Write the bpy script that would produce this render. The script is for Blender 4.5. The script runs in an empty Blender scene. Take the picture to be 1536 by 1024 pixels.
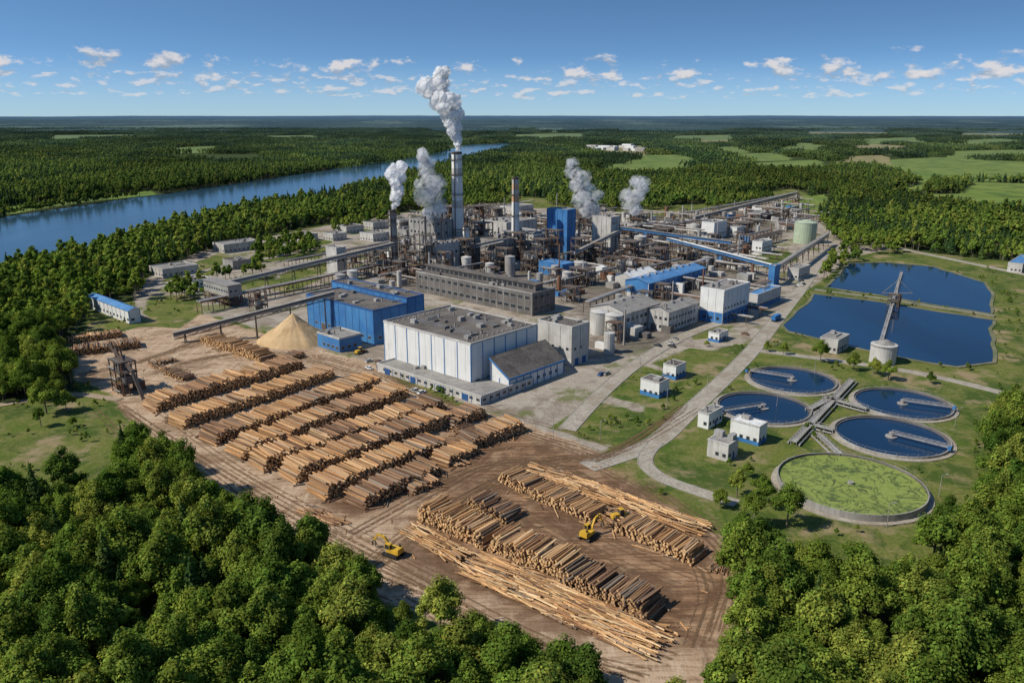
import bpy, math, random, bmesh
import numpy as np
from mathutils import Vector, noise as mnoise
random.seed(7); rng=np.random.default_rng(7)
# ------------------------------------------------------------------
# Survey: aerial survey-sheet readings rectified on to the ground plane (metres)
FS=1182.; TH=math.atan(339/FS); CT=math.cos(TH); ST=math.sin(TH); HC=120.
def G(x,y,z=0.):
    b=(y-512)/FS; q=HC-z
    Y=q*(CT-b*ST)/(ST+b*CT)
    return ((x-768)/FS*(Y*CT+q*ST),Y)
def ZH(Y,y):
    b=(y-512)/FS
    return HC-Y*(ST+b*CT)/(CT-b*ST)
def XZ(Y,x,y):
    z=ZH(Y,y); return ((x-768)/FS*(Y*CT+(HC-z)*ST),z)
U=np.array([.743,-.669]); Vv=np.array([.669,.743])
def GP(l,z=0.): return [G(x,y,z) for x,y in l]
scene=bpy.context.scene
scene.view_settings.view_transform='Standard'
try: scene.view_settings.look='None'
except: pass
scene.view_settings.exposure=0
COL=scene.collection
# ------------------------------------------------------------------ shader helpers
def newmat(name):
    m=bpy.data.materials.new(name); m.use_nodes=True
    nt=m.node_tree; nt.nodes.clear(); return m,nt
def nd(nt,t,**k):
    n=nt.nodes.new(t)
    for a,b in k.items(): setattr(n,a,b)
    return n
def noise(nt,vec,scale,detail=4,rough=.55,dist=0.):
    n=nd(nt,'ShaderNodeTexNoise'); nt.links.new(vec,n.inputs['Vector'])
    n.inputs['Scale'].default_value=scale;n.inputs['Detail'].default_value=detail
    n.inputs['Roughness'].default_value=rough;n.inputs['Distortion'].default_value=dist
    return n.outputs['Fac']
def mr(nt,v,a,b,c=0.,d=1.,smooth=False):
    n=nd(nt,'ShaderNodeMapRange'); n.clamp=True
    if smooth: n.interpolation_type='SMOOTHSTEP'
    nt.links.new(v,n.inputs[0])
    for i,q in enumerate((a,b,c,d)): n.inputs[i+1].default_value=q
    return n.outputs[0]
def mth(nt,op,a,b=0.,c=0.):
    n=nd(nt,'ShaderNodeMath',operation=op)
    for i,q in enumerate((a,b,c)):
        if isinstance(q,bpy.types.NodeSocket): nt.links.new(q,n.inputs[i])
        else: n.inputs[i].default_value=q
    return n.outputs[0]
def mix(nt,f,a,b,bt='MIX'):
    n=nd(nt,'ShaderNodeMix',data_type='RGBA',blend_type=bt)
    for s,q in ((n.inputs[0],f),(n.inputs[6],a),(n.inputs[7],b)):
        if isinstance(q,bpy.types.NodeSocket): nt.links.new(q,s)
        elif isinstance(q,tuple): s.default_value=(*q[:3],1)
        else: s.default_value=q
    return n.outputs[2]
def mapping(nt,vec,scale=(1,1,1),rot=(0,0,0)):
    n=nd(nt,'ShaderNodeMapping'); nt.links.new(vec,n.inputs[0])
    n.inputs['Scale'].default_value=scale;n.inputs['Rotation'].default_value=rot
    return n.outputs[0]
def pos(nt): return nd(nt,'ShaderNodeNewGeometry').outputs['Position']
def finish(nt,col,rough=.8,spec=.3,metal=0.,bump=None,bs=.3,bd=.1):
    p=nd(nt,'ShaderNodeBsdfPrincipled')
    if isinstance(col,tuple): p.inputs['Base Color'].default_value=(*col,1)
    else: nt.links.new(col,p.inputs['Base Color'])
    p.inputs['Roughness'].default_value=rough
    p.inputs['Specular IOR Level'].default_value=spec; p.inputs['Metallic'].default_value=metal
    if bump is not None:
        b=nd(nt,'ShaderNodeBump'); b.inputs['Strength'].default_value=bs;b.inputs['Distance'].default_value=bd
        nt.links.new(bump,b.inputs['Height']); nt.links.new(b.outputs[0],p.inputs['Normal'])
    o=nd(nt,'ShaderNodeOutputMaterial'); nt.links.new(p.outputs[0],o.inputs[0]); return p
def wallmat(name,c,c2=None,rough=.6,panel=3.,streak=.35,dirt=(.16,.14,.12),metal=0.,var=.12,blotch=.3):
    m,nt=newmat(name); P=pos(nt)
    R=mapping(nt,P,rot=(0,0,math.radians(42)))
    sx=nd(nt,'ShaderNodeSeparateXYZ'); nt.links.new(R,sx.inputs[0])
    h=mth(nt,'ADD',sx.outputs[0],sx.outputs[1])
    cx=nd(nt,'ShaderNodeCombineXYZ')
    nt.links.new(mth(nt,'FLOOR',mth(nt,'DIVIDE',h,panel)),cx.inputs[0])
    nt.links.new(mth(nt,'FLOOR',mth(nt,'DIVIDE',sx.outputs[2],panel*1.3)),cx.inputs[1])
    wn=nd(nt,'ShaderNodeTexWhiteNoise'); nt.links.new(cx.outputs[0],wn.inputs[0])
    k=mr(nt,wn.outputs[0],0,1,1-var,1.0)
    kk=nd(nt,'ShaderNodeCombineXYZ'); [nt.links.new(k,kk.inputs[i]) for i in range(3)]
    base=mix(nt,1.,c,kk.outputs[0],'MULTIPLY')
    if c2: base=mix(nt,mr(nt,noise(nt,P,.09,3),.4,.65),base,c2)
    st=noise(nt,mapping(nt,P,(1.1,1.1,.07)),1.,4,.6)
    base=mix(nt,mth(nt,'MULTIPLY',mr(nt,st,.48,.75),streak),base,dirt)
    bl=noise(nt,P,.22,5,.65)
    base=mix(nt,mth(nt,'MULTIPLY',mr(nt,bl,.5,.75),blotch),base,dirt)
    finish(nt,base,rough,.35,metal); return m
def roofmat(name,c,c2,sc=.12,rough=.85):
    m,nt=newmat(name); P=pos(nt)
    a=noise(nt,P,sc,5,.6); b=noise(nt,P,1.3,4,.7)
    col=mix(nt,mr(nt,a,.38,.65),c,c2)
    col=mix(nt,mr(nt,b,.45,.8,0,.5),col,tuple(x*1.9+.02 for x in c2))
    col=mix(nt,mr(nt,noise(nt,P,.3,5,.7),.56,.64,0,.55),col,tuple(x*.45 for x in c))
    L=mapping(nt,P,rot=(0,0,math.radians(42)))
    sx=nd(nt,'ShaderNodeSeparateXYZ'); nt.links.new(L,sx.inputs[0])
    seam=mth(nt,'LESS_THAN',mth(nt,'FRACT',mth(nt,'DIVIDE',sx.outputs[0],6.)),.05)
    col=mix(nt,mth(nt,'MULTIPLY',seam,.45),col,tuple(x*.5 for x in c))
    finish(nt,col,rough,.2); return m
WHITE=(.68,.68,.66); BLUE=(.035,.16,.40)
M={}
M['white']=wallmat('white_cladding',WHITE,streak=.28,blotch=.14,var=.08,dirt=(.34,.31,.27))
M['grey']=wallmat('grey_concrete_wall',(.36,.35,.33),(.24,.23,.215),streak=.6,dirt=(.13,.11,.095),blotch=.45)
M['lgrey']=wallmat('light_concrete_wall',(.54,.525,.495),(.40,.385,.36),streak=.55,dirt=(.21,.18,.15),blotch=.35)
M['dgrey']=wallmat('dark_concrete_wall',(.17,.155,.145),(.11,.10,.092),streak=.5,dirt=(.06,.05,.045))
M['blue']=wallmat('blue_cladding',BLUE,(.055,.20,.42),streak=.3,blotch=.2,var=.18,dirt=(.10,.13,.17))
M['blued']=wallmat('dark_blue_cladding',(.025,.09,.25),None,streak=.2,blotch=.1,var=.15,dirt=(.04,.06,.1))
M['roof']=roofmat('bitumen_roof',(.080,.070,.062),(.145,.128,.112))
M['roofg']=roofmat('grey_roof',(.18,.17,.158),(.26,.245,.225))
M['roofw']=roofmat('white_roof',(.55,.55,.54),(.62,.62,.60))
M['roofb']=roofmat('blue_roof',(.06,.17,.36),(.10,.23,.42),rough=.5)
M['glass']=wallmat('window_glass',(.035,.045,.055),rough=.15,var=.5,streak=.1,panel=1.5)
M['steel']=wallmat('weathered_steel',(.13,.115,.10),(.11,.068,.045),streak=.4,dirt=(.07,.04,.025),panel=1.2,var=.4)
M['steell']=wallmat('galvanised_steel',(.39,.385,.375),(.28,.26,.235),rough=.5,streak=.5,panel=2,var=.35,dirt=(.17,.11,.075))
M['rust']=wallmat('rusty_steel',(.22,.10,.05),(.12,.065,.04),streak=.4)
M['frame']=wallmat('window_frame',(.45,.45,.44),streak=.1)
M['yellow']=wallmat('yellow_paint',(.6,.36,.03),streak=.3,dirt=(.15,.1,.05))
M['black']=wallmat('black_rubber',(.025,.025,.025),streak=.2)
M['green']=wallmat('pale_green_paint',(.38,.45,.32),streak=.3)
M['conc']=wallmat('concrete_kerb',(.36,.345,.31),(.26,.24,.215),streak=.3)
M['bank']=wallmat('earth_bank',(.13,.14,.06),(.22,.19,.12),streak=.4,dirt=(.06,.09,.025))
M['orange']=wallmat('chimney_rust_band',(.50,.27,.14),(.55,.38,.27),streak=.3)
# ------------------------------------------------------------------ mesh builder
class MB:
    def __init__(s): s.v=[];s.f=[];s.m=[];s.c=[]
    def add(s,vs,fs,m,c=None):
        o=len(s.v); s.v.extend([tuple(map(float,q)) for q in vs])
        for f in fs: s.f.append(tuple(i+o for i in f)); s.m.append(m); s.c.append(c)
    def hexa(s,b,t,m):
        s.add(list(b)+list(t),[(3,2,1,0),(4,5,6,7),(0,1,5,4),(1,2,6,5),(2,3,7,6),(3,0,4,7)],m)
    def lbox(s,F,p0,p1,q0,q1,z0,z1,m):
        x,y=F
        def T(p,q,z): return (x+p*Vv[0]-q*U[0],y+p*Vv[1]-q*U[1],z)
        c=[(p0,q0),(p1,q0),(p1,q1),(p0,q1)]
        s.hexa([T(a,b,z0) for a,b in c],[T(a,b,z1) for a,b in c],m)
    def wedge(s,F,p0,p1,q0,q1,z0,zs,m):
        x,y=F
        def T(p,q,z): return (x+p*Vv[0]-q*U[0],y+p*Vv[1]-q*U[1],z)
        c=[(p0,q0),(p1,q0),(p1,q1),(p0,q1)]
        s.hexa([T(a,b,z0) for a,b in c] if not isinstance(z0,list) else [T(a,b,z) for (a,b),z in zip(c,z0)],[T(a,b,z) for (a,b),z in zip(c,zs)],m)
    def beam(s,a,b,w,h,m):
        a=Vector(a);b=Vector(b);d=(b-a)
        if d.length<1e-4: return
        d.normalize(); up=Vector((0,0,1))
        if abs(d.z)>.95: up=Vector((U[0],U[1],0))
        sd=d.cross(up).normalized(); up=sd.cross(d)
        k=[(-w/2,-h/2),(w/2,-h/2),(w/2,h/2),(-w/2,h/2)]
        s.hexa([a+sd*i+up*j for i,j in k][::-1],[b+sd*i+up*j for i,j in k][::-1],m)
    def cyl(s,a,b,r0,r1,n,m,caps=True):
        a=Vector(a);b=Vector(b);d=(b-a).normalized()
        t=Vector((1,0,0)) if abs(d.z)>.9 else Vector((0,0,1))
        e=d.cross(t).normalized(); g=d.cross(e)
        vs=[a+(e*math.cos(6.28318*i/n)+g*math.sin(6.28318*i/n))*r0 for i in range(n)]
        vs+=[b+(e*math.cos(6.28318*i/n)+g*math.sin(6.28318*i/n))*r1 for i in range(n)]
        fs=[(i,(i+1)%n,n+(i+1)%n,n+i) for i in range(n)]
        if caps: fs+=[tuple(range(n))[::-1],tuple(range(n,2*n))]
        s.add(vs,fs,m)
    def build(s,name,mats=None,smooth=False):
        me=bpy.data.meshes.new(name)
        me.from_pydata(s.v,[],s.f)
        if mats is None:
            used=[];idx={}
            for k in s.m:
                if k not in idx: idx[k]=len(used); used.append(k)
            for k in used: me.materials.append(M[k])
            me.polygons.foreach_set('material_index',[idx[k] for k in s.m])
        else:
            for k in mats: me.materials.append(k)
            me.polygons.foreach_set('material_index',s.m)
        if any(c is not None for c in s.c):
            at=me.attributes.new('col','FLOAT_COLOR','FACE')
            at.data.foreach_set('color',np.array([(*(c or (1,1,1)),1) for c in s.c],dtype=np.float32).ravel())
        if smooth: me.polygons.foreach_set('use_smooth',[True]*len(me.polygons))
        me.update(); ob=bpy.data.objects.new(name,me); COL.objects.link(ob)
        return ob
# ------------------------------------------------------------------ camera / light / sky
cam=bpy.data.cameras.new('camera'); co=bpy.data.objects.new('camera',cam); COL.objects.link(co)
cam.sensor_width=36; cam.lens=FS/1536*36; cam.clip_end=120000; cam.clip_start=1
co.location=(0,0,HC); co.rotation_euler=(math.pi/2-TH,0,0); scene.camera=co
EL=math.radians(45); az=math.atan2(-.93,-.28)
S=Vector((math.sin(az)*math.cos(EL),math.cos(az)*math.cos(EL),math.sin(EL)))
sl=bpy.data.lights.new('sun','SUN'); sl.energy=5.0; sl.angle=math.radians(.5); sl.color=(1,.935,.82)
so=bpy.data.objects.new('sun',sl); COL.objects.link(so); so.rotation_euler=S.to_track_quat('Z','Y').to_euler(); so.location=(0,0,500)
w=bpy.data.worlds.new('World'); scene.world=w; w.use_nodes=True; nt=w.node_tree; nt.nodes.clear()
tc=nd(nt,'ShaderNodeTexCoord').outputs['Generated']
sx=nd(nt,'ShaderNodeSeparateXYZ'); nt.links.new(tc,sx.inputs[0])
zz=mth(nt,'ADD',mth(nt,'MULTIPLY',mth(nt,'ABSOLUTE',sx.outputs[2]),3.6),.06)
cb=nd(nt,'ShaderNodeCombineXYZ'); nt.links.new(sx.outputs[0],cb.inputs[0]);nt.links.new(sx.outputs[1],cb.inputs[1]);nt.links.new(zz,cb.inputs[2])
nv=nd(nt,'ShaderNodeVectorMath',operation='NORMALIZE'); nt.links.new(cb.outputs[0],nv.inputs[0])
sky=nd(nt,'ShaderNodeTexSky',sky_type='NISHITA'); sky.sun_disc=False; sky.sun_elevation=EL; sky.sun_rotation=az
sky.air_density=1.0; sky.dust_density=.4; sky.ozone_density=3.0; sky.altitude=100
nt.links.new(nv.outputs[0],sky.inputs[0])
bg=nd(nt,'ShaderNodeBackground'); bg.inputs[1].default_value=.135
skc=mix(nt,1.,sky.outputs[0],(.72,.94,1.02),'MULTIPLY')
skc=mix(nt,mr(nt,sx.outputs[2],-.01,.07,.7,0.,True),skc,(2.9,3.9,4.75))
nt.links.new(skc,bg.inputs[0])
azn=mth(nt,'ARCTAN2',sx.outputs[0],sx.outputs[1])
def cn(off,sc,anis,det,sd=3.7):
    c=nd(nt,'ShaderNodeCombineXYZ'); nt.links.new(mth(nt,'MULTIPLY',azn,sc),c.inputs[0])
    nt.links.new(mth(nt,'MULTIPLY',mth(nt,'ADD',sx.outputs[2],off),sc*anis),c.inputs[1]); c.inputs[2].default_value=sd
    return noise(nt,c.outputs[0],1.,det,.58)
def layer(sc,an,sd,b0,b1,b2,b3,th):
    n1=cn(0,sc,an,6,sd); n1u=cn(.22/sc,sc,an,6,sd); big=cn(0,sc/5,3,2,sd+5)
    band=mth(nt,'MULTIPLY',mr(nt,sx.outputs[2],b0,b1,0,1,True),mr(nt,sx.outputs[2],b2,b3,1,0,True))
    t=mth(nt,'ADD',n1,mth(nt,'MULTIPLY',mth(nt,'SUBTRACT',big,.5),.22))
    t=mth(nt,'ADD',t,mth(nt,'MULTIPLY',mth(nt,'SUBTRACT',band,1.),.25))
    return mth(nt,'MULTIPLY',mr(nt,t,th,th+.12,0,1,True),band),mr(nt,mth(nt,'SUBTRACT',n1,n1u),-.05,.09)
mA,lA=layer(27,1.9,3.7,.028,.042,.060,.084,.515); mB,lB=layer(44,2.8,9.1,.010,.024,.042,.056,.495)
last=bg.outputs[0]
for mk,lt,al in ((mB,lB,.6),(mA,lA,.82)):
    bg2=nd(nt,'ShaderNodeBackground'); nt.links.new(mix(nt,lt,(.38,.46,.57),(.88,.83,.81)),bg2.inputs[0]); bg2.inputs[1].default_value=.88
    mx=nd(nt,'ShaderNodeMixShader'); nt.links.new(mth(nt,'MULTIPLY',mk,al),mx.inputs[0]);nt.links.new(last,mx.inputs[1]);nt.links.new(bg2.outputs[0],mx.inputs[2]); last=mx.outputs[0]
wo=nd(nt,'ShaderNodeOutputWorld'); nt.links.new(last,wo.inputs[0])
# ------------------------------------------------------------------ polygons
RIVF=GP([(-260,352),(0,327),(100,312),(200,297),(330,279),(420,266),(520,251),(600,239),(660,228),(700,217),(770,214)])
RIVN=GP([(770,220),(690,236),(640,249),(600,262),(500,284),(400,300),(300,317),(180,350),(60,381),(0,390),(-260,440)],10)
RIVER=RIVF+RIVN
PONDU=GP([(1238,431),(1275,395),(1330,394),(1400,400),(1478,424),(1489,440),(1489,471),(1400,458),(1320,444)])
PONDL=GP([(1222,441),(1320,453),(1400,466),(1489,480),(1490,545),(1440,552),(1350,537),(1250,515),(1182,498),(1174,488)])
DIRT=GP([(95,530),(130,510),(210,490),(270,492),(300,470),(395,500),(470,520),(560,545),(640,600),(720,615),(800,640),(860,662),(905,680),(900,700),(945,735),(1000,755),(1060,790),(1100,815),(1112,860),(1105,910),(1085,970),(1050,1060),(900,1060),(800,1000),(690,950),(600,910),(500,850),(440,810),(380,775),(300,715),(240,660),(190,625),(165,590),(115,570)])
MUD=GP([(640,640),(760,640),(900,690),(1050,785),(1112,840),(1112,900),(1060,980),(900,960),(700,900),(620,840),(600,780),(640,740),(560,770),(520,780),(480,750),(660,650)])
PAVE=GP([(200,440),(215,420),(300,375),(430,350),(560,325),(700,308),(740,300),(820,306),(900,318),(1060,316),(1180,295),(1215,292),(1215,320),(1280,345),(1345,372),(1280,385),(1240,415),(1190,450),(1175,470),(1120,515),(1085,520),(1040,545),(980,600),(930,650),(905,680),(800,645),(720,615),(560,545),(470,520),(330,475),(240,470),(205,480)])
ISL=[GP(l) for l in ([(825,642),(885,600),(978,622),(965,655),(905,668)],[(900,590),(965,548),(1035,570),(1010,600),(975,610)],
 [(975,545),(1035,522),(1085,528),(1065,550),(1020,560)],[(215,470),(225,445),(300,440),(305,478),(230,480)],[(400,430),(440,400),(500,390),(480,420),(430,440)],
 [(1030,495),(1060,485),(1100,490),(1080,505),(1040,510)],[(240,428),(300,420),(360,390),(330,380),(260,405)],[(370,395),(480,388),(500,360),(400,360)],
 [(1090,330),(1180,312),(1200,325),(1110,345)],[(740,300),(800,296),(860,310),(780,314)],[(300,432),(340,420),(420,405),(410,425),(330,445)],
 [(500,345),(620,325),(640,332),(530,352)],[(900,322),(1000,320),(1050,328),(940,332)],[(1120,385),(1180,375),(1200,390),(1150,400)])]
CLEAR=GP([(-260,612),(0,606),(60,598),(115,585),(100,550),(88,520),(130,490),(130,455),(200,452),(222,440),(215,415),(290,382),(370,362),(430,347),(540,326),(620,316),(740,293),(830,298),(900,311),(1060,306),(1180,282),(1210,288),(1225,325),(1290,352),(1360,375),(1440,385),(1540,395),(1750,440),(1750,590)])+\
 GP([(1500,600),(1490,660),(1490,720),(1420,775),(1320,825),(1230,825),(1180,785),(1110,775),(1112,900),(1085,960),(1050,1040),(960,1040),(930,1010),(860,965),(760,940),(640,885),(560,865),(500,815),(380,765),(300,725),(240,655),(200,640),(165,690),(100,705),(0,700),(-260,700)],12)
FIELDS=[('g',[(1380,264),(1290,243),(1400,236),(1540,243),(1640,250),(1540,262)]),('g',[(1150,222),(1200,214),(1260,220),(1220,228)]),
 ('t',[(1265,220),(1310,216),(1375,220),(1340,227)]),('g',[(1360,292),(1480,290),(1640,300),(1640,325),(1480,318),(1390,305)]),
 ('g',[(880,250),(950,240),(1060,243),(1040,252),(930,255)]),('g',[(1325,279),(1400,270),(1380,286)]),('g',[(1165,305),(1240,290),(1250,300),(1225,325)]),
 ('g',[(1060,222),(1100,219),(1130,223),(1080,226)]),('t',[(880,228),(890,219),(975,219),(970,229)]),('g',[(1400,212),(1500,208),(1560,212),(1480,217)]),
 ('g',[(0,324),(120,305),(235,292),(230,286),(110,297),(0,312)]),('g',[(1000,209),(1005,204),(1105,202),(1110,207)]),('t',[(1200,202),(1205,198),(1330,196),(1340,201)]),
 ('g',[(760,206),(765,202),(880,200),(885,206)]),('g',[(250,225),(260,222),(330,219),(340,223)]),('g',[(1420,232),(1430,227),(1560,224),(1570,231)]),('g',[(1130,250),(1140,244),(1230,240),(1250,249)]),
 ('g',[(640,196),(650,193),(760,192),(770,196)]),('g',[(920,196),(930,193),(1080,192),(1090,196)]),('g',[(1180,190),(1190,187),(1400,187),(1410,190)]),('t',[(1250,240),(1262,235),(1330,233),(1340,239)]),
 ('g',[(1080,236),(1100,231),(1180,229),(1190,234)]),('t',[(1430,204),(1440,200),(1540,199),(1560,203)]),('g',[(800,196),(810,194),(880,193),(900,195)]),('g',[(60,206),(75,203),(210,202),(215,205)]),('g',[(380,206),(395,204),(470,203),(490,206)]),
 ('g',[(1290,212),(1300,208),(1380,206),(1390,210)]),('g',[(940,236),(960,233),(1030,232),(1040,236)]),('g',[(430,190),(450,188),(600,188),(610,190)]),('t',[(1030,214),(1040,211),(1100,210),(1110,213)]),('g',[(1440,280),(1460,274),(1560,276),(1570,283)])]
def fieldpoly(l):
    ym=(min(p[1] for p in l)+max(p[1] for p in l))/2
    return [G(x,y,13. if y>ym and y<300 else 0.) for x,y in l]
FIELDS=[(k,fieldpoly(l)) for k,l in FIELDS]
ZONE=GP([(560,440),(600,340),(720,325),(900,322),(1060,325),(1200,302),(1205,330),(1110,400),(1160,430),(1090,470),(1050,495),(1000,520),(900,540),(880,480),(830,440),(800,440)])
def inside(X,Y,poly):
    r=np.zeros(X.shape,bool); n=len(poly)
    for i in range(n):
        x1,y1=poly[i];x2,y2=poly[(i+1)%n]
        c=((y1>Y)!=(y2>Y))
        r^=c&(X<(x2-x1)*(Y-y1)/(y2-y1+1e-12)+x1)
    return r
def sdf(X,Y,poly):
    d=np.full(X.shape,1e9); n=len(poly)
    for i in range(n):
        x1,y1=poly[i];x2,y2=poly[(i+1)%n]; dx,dy=x2-x1,y2-y1
        t=np.clip(((X-x1)*dx+(Y-y1)*dy)/(dx*dx+dy*dy+1e-9),0,1)
        d=np.minimum(d,(X-x1-t*dx)**2+(Y-y1-t*dy)**2)
    d=np.sqrt(d); return np.where(inside(X,Y,poly),d,-d)
# ------------------------------------------------------------------ ground sheet
def axis(a,b,step,lo,hi,g=1.18):
    c=list(np.arange(a,b,step)); s=step;x=c[-1]
    while x<hi: s*=g; x+=s; c.append(x)
    s=step;x=c[0];pre=[]
    while x>lo: s*=g; x-=s; pre.append(x)
    return np.array(pre[::-1]+c)
gx=axis(-430,560,1.8,-60000,60000); gy=axis(140,900,1.8,-2000,62000)
XX,YY=np.meshgrid(gx,gy); nx,ny=len(gx),len(gy)
me=bpy.data.meshes.new('ground'); me.vertices.add(nx*ny)
me.vertices.foreach_set('co',np.stack([XX,YY,np.zeros_like(XX)],-1).astype(np.float32).ravel())
i=np.arange(nx*ny).reshape(ny,nx); q=np.stack([i[:-1,:-1],i[:-1,1:],i[1:,1:],i[1:,:-1]],-1).reshape(-1,4)
me.loops.add(q.size); me.loops.foreach_set('vertex_index',q.ravel().astype(np.int32))
me.polygons.add(len(q)); me.polygons.foreach_set('loop_start',np.arange(0,q.size,4,dtype=np.int32))
me.update(calc_edges=True)
near=(np.abs(XX)<1500)&(YY<2500)&(YY>0)
def att(name,arr):
    a=me.attributes.new(name,'FLOAT','POINT'); a.data.foreach_set('value',np.clip(arr,-20,20).astype(np.float32).ravel())
def SD(polys,neg=()):
    out=np.full(XX.shape,-20.); x=XX[near];y=YY[near]
    d=np.max([sdf(x,y,p) for p in polys],axis=0)
    for p in neg: d=np.minimum(d,-sdf(x,y,p))
    out[near]=d; return out
att('s_pave',SD([PAVE],ISL)); att('s_dirt',SD([DIRT])); att('s_mud',SD([MUD])); att('s_clear',SD([CLEAR])); att('s_zone',SD([ZONE]))
go=bpy.data.objects.new('ground',me); COL.objects.link(go)
m,nt=newmat('ground'); P=pos(nt)
def AT(n): return nd(nt,'ShaderNodeAttribute',attribute_name=n).outputs['Fac']
nA=noise(nt,P,.012,5,.6); nB=noise(nt,P,.11,6,.65); nC=noise(nt,P,.9,5,.7); nD=noise(nt,P,.035,5,.65); nE=noise(nt,P,.05,6,.7,.8); nF=noise(nt,P,.2,6,.72,.5)
grass=mix(nt,mr(nt,nA,.38,.62),(.080,.125,.020),(.155,.170,.036))
grass=mix(nt,mr(nt,nB,.42,.64),grass,(.20,.18,.062)); grass=mix(nt,mr(nt,nC,.35,.7,0,.75),grass,(.040,.068,.012))
grass=mix(nt,mr(nt,nE,.49,.58,0,.8),grass,(.042,.075,.014)); grass=mix(nt,mr(nt,nF,.54,.62,0,.6),grass,(.17,.165,.06)); grass=mix(nt,mr(nt,nD,.55,.64,0,.9),grass,(.27,.205,.12))
floor_=mix(nt,nB,(.03,.045,.014),(.05,.07,.02))
def edge(a,amp,off=0.,wd=.8):
    v=mth(nt,'ADD',AT(a),mth(nt,'MULTIPLY',mth(nt,'SUBTRACT',nB,.5),amp))
    v=mth(nt,'ADD',v,mth(nt,'MULTIPLY',mth(nt,'SUBTRACT',nC,.5),amp*.3)); return mr(nt,v,off-wd,off+wd)
stre=noise(nt,mapping(nt,P,(.05,.7,1),(0,0,math.radians(40))),1.,5,.65,.8)
str2=noise(nt,mapping(nt,P,(.7,.05,1),(0,0,math.radians(40))),1.,5,.65,.8)
dirt=mix(nt,mr(nt,nB,.35,.7),(.47,.345,.235),(.36,.25,.16)); dirt=mix(nt,mr(nt,stre,.48,.62,0,.85),dirt,(.23,.145,.085)); dirt=mix(nt,mr(nt,str2,.5,.66,0,.6),dirt,(.55,.43,.315))
dirt=mix(nt,mr(nt,nE,.50,.60,0,.75),dirt,(.19,.12,.07)); dirt=mix(nt,mr(nt,nF,.55,.66,0,.5),dirt,(.16,.10,.06)); dirt=mix(nt,mr(nt,nC,.5,.8,0,.45),dirt,(.50,.40,.30))
mud=mix(nt,mr(nt,stre,.38,.58),(.33,.20,.115),(.13,.072,.040)); mud=mix(nt,mr(nt,nB,.48,.66,0,.6),mud,(.40,.28,.18)); mud=mix(nt,mr(nt,nE,.46,.56,0,.75),mud,(.10,.056,.033))
pave=mix(nt,mr(nt,nB,.35,.68),(.42,.37,.305),(.28,.235,.185)); pave=mix(nt,mr(nt,nC,.42,.75,0,.7),pave,(.15,.12,.10)); pave=mix(nt,mr(nt,nE,.50,.58,0,.7),pave,(.18,.14,.105))
pave=mix(nt,mr(nt,nD,.53,.6,0,.85),pave,(.12,.135,.045))
gr=mix(nt,mr(nt,nB,.4,.6),(.17,.145,.12),(.085,.068,.056)); gr=mix(nt,mr(nt,nC,.5,.75,0,.6),gr,(.28,.25,.21))
c=mix(nt,edge('s_clear',10),floor_,grass)
c=mix(nt,edge('s_pave',8),c,pave); c=mix(nt,mth(nt,'MULTIPLY',edge('s_zone',22,0,6),.8),c,gr); c=mix(nt,edge('s_dirt',9),c,dirt); c=mix(nt,edge('s_mud',18,0,5),c,mud)
finish(nt,c,.95,.1,bump=nC,bs=.7,bd=.35); me.materials.append(m)
def water(name,c,rough,bs,sc):
    m,nt=newmat(name); P=pos(nt); n=noise(nt,P,sc,4,.6); n2=noise(nt,mapping(nt,P,(1,.3,1)),.012,4)
    col=mix(nt,mr(nt,n2,.4,.6),c,tuple(x*1.6 for x in c))
    finish(nt,col,rough,.5,bump=n,bs=bs,bd=.25); return m
def jitter(poly,step,amp,seed=0):
    out=[];n=len(poly)
    for i in range(n):
        a=np.array(poly[i]);b=np.array(poly[(i+1)%n]); L=np.linalg.norm(b-a); k=max(1,int(L/step))
        for j in range(k):
            p=a+(b-a)*j/k
            v=mnoise.noise_vector(Vector((p[0]/step/1.5,p[1]/step/1.5,seed)))
            out.append((p[0]+v.x*amp,p[1]+v.y*amp))
    return out
def sheet(name,poly,z,mat):
    me=bpy.data.meshes.new(name); me.from_pydata([(x,y,z) for x,y in poly],[],[tuple(range(len(poly)))])
    me.update()
    if me.polygons[0].normal.z<0: me.flip_normals()
    me.materials.append(mat); o=bpy.data.objects.new(name,me); COL.objects.link(o); return o
wr=water('river_water',(.022,.055,.085),.14,.2,.2); wp=water('pond_water',(.005,.022,.055),.05,.10,.5)
sheet('river',jitter(RIVER,60,14),.3,wr)
def fieldmat(name,a,b,d):
    m,nt=newmat(name); P=pos(nt); c=mix(nt,mr(nt,noise(nt,mapping(nt,P,(1,.2,1),(0,0,.5)),.012,5,.6),.35,.65),a,b); c=mix(nt,mr(nt,noise(nt,P,.02,5,.7),.48,.6,0,.8),c,d)
    sp=nd(nt,'ShaderNodeSeparateXYZ'); nt.links.new(P,sp.inputs[0]); c=mix(nt,mr(nt,sp.outputs[1],1200,7000,0,.7),c,(.095,.135,.12)); finish(nt,c,.95,.1); return m  # aerial haze painted into the field colour, stronger with world Y
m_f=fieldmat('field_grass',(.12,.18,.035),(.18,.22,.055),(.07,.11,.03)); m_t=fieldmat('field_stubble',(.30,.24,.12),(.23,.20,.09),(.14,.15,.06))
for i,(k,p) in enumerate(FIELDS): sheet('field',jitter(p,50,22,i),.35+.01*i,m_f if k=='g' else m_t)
def chaikin(l,n=2,closed=False):
    l=[np.array(p) for p in l]
    for _ in range(n):
        o=[] if closed else [l[0]]
        for i in range(len(l)-(0 if closed else 1)):
            a=l[i];b=l[(i+1)%len(l)]; o+= [a*.75+b*.25,a*.25+b*.75]
        if not closed:o.append(l[-1])
        l=o
    return l
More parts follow.
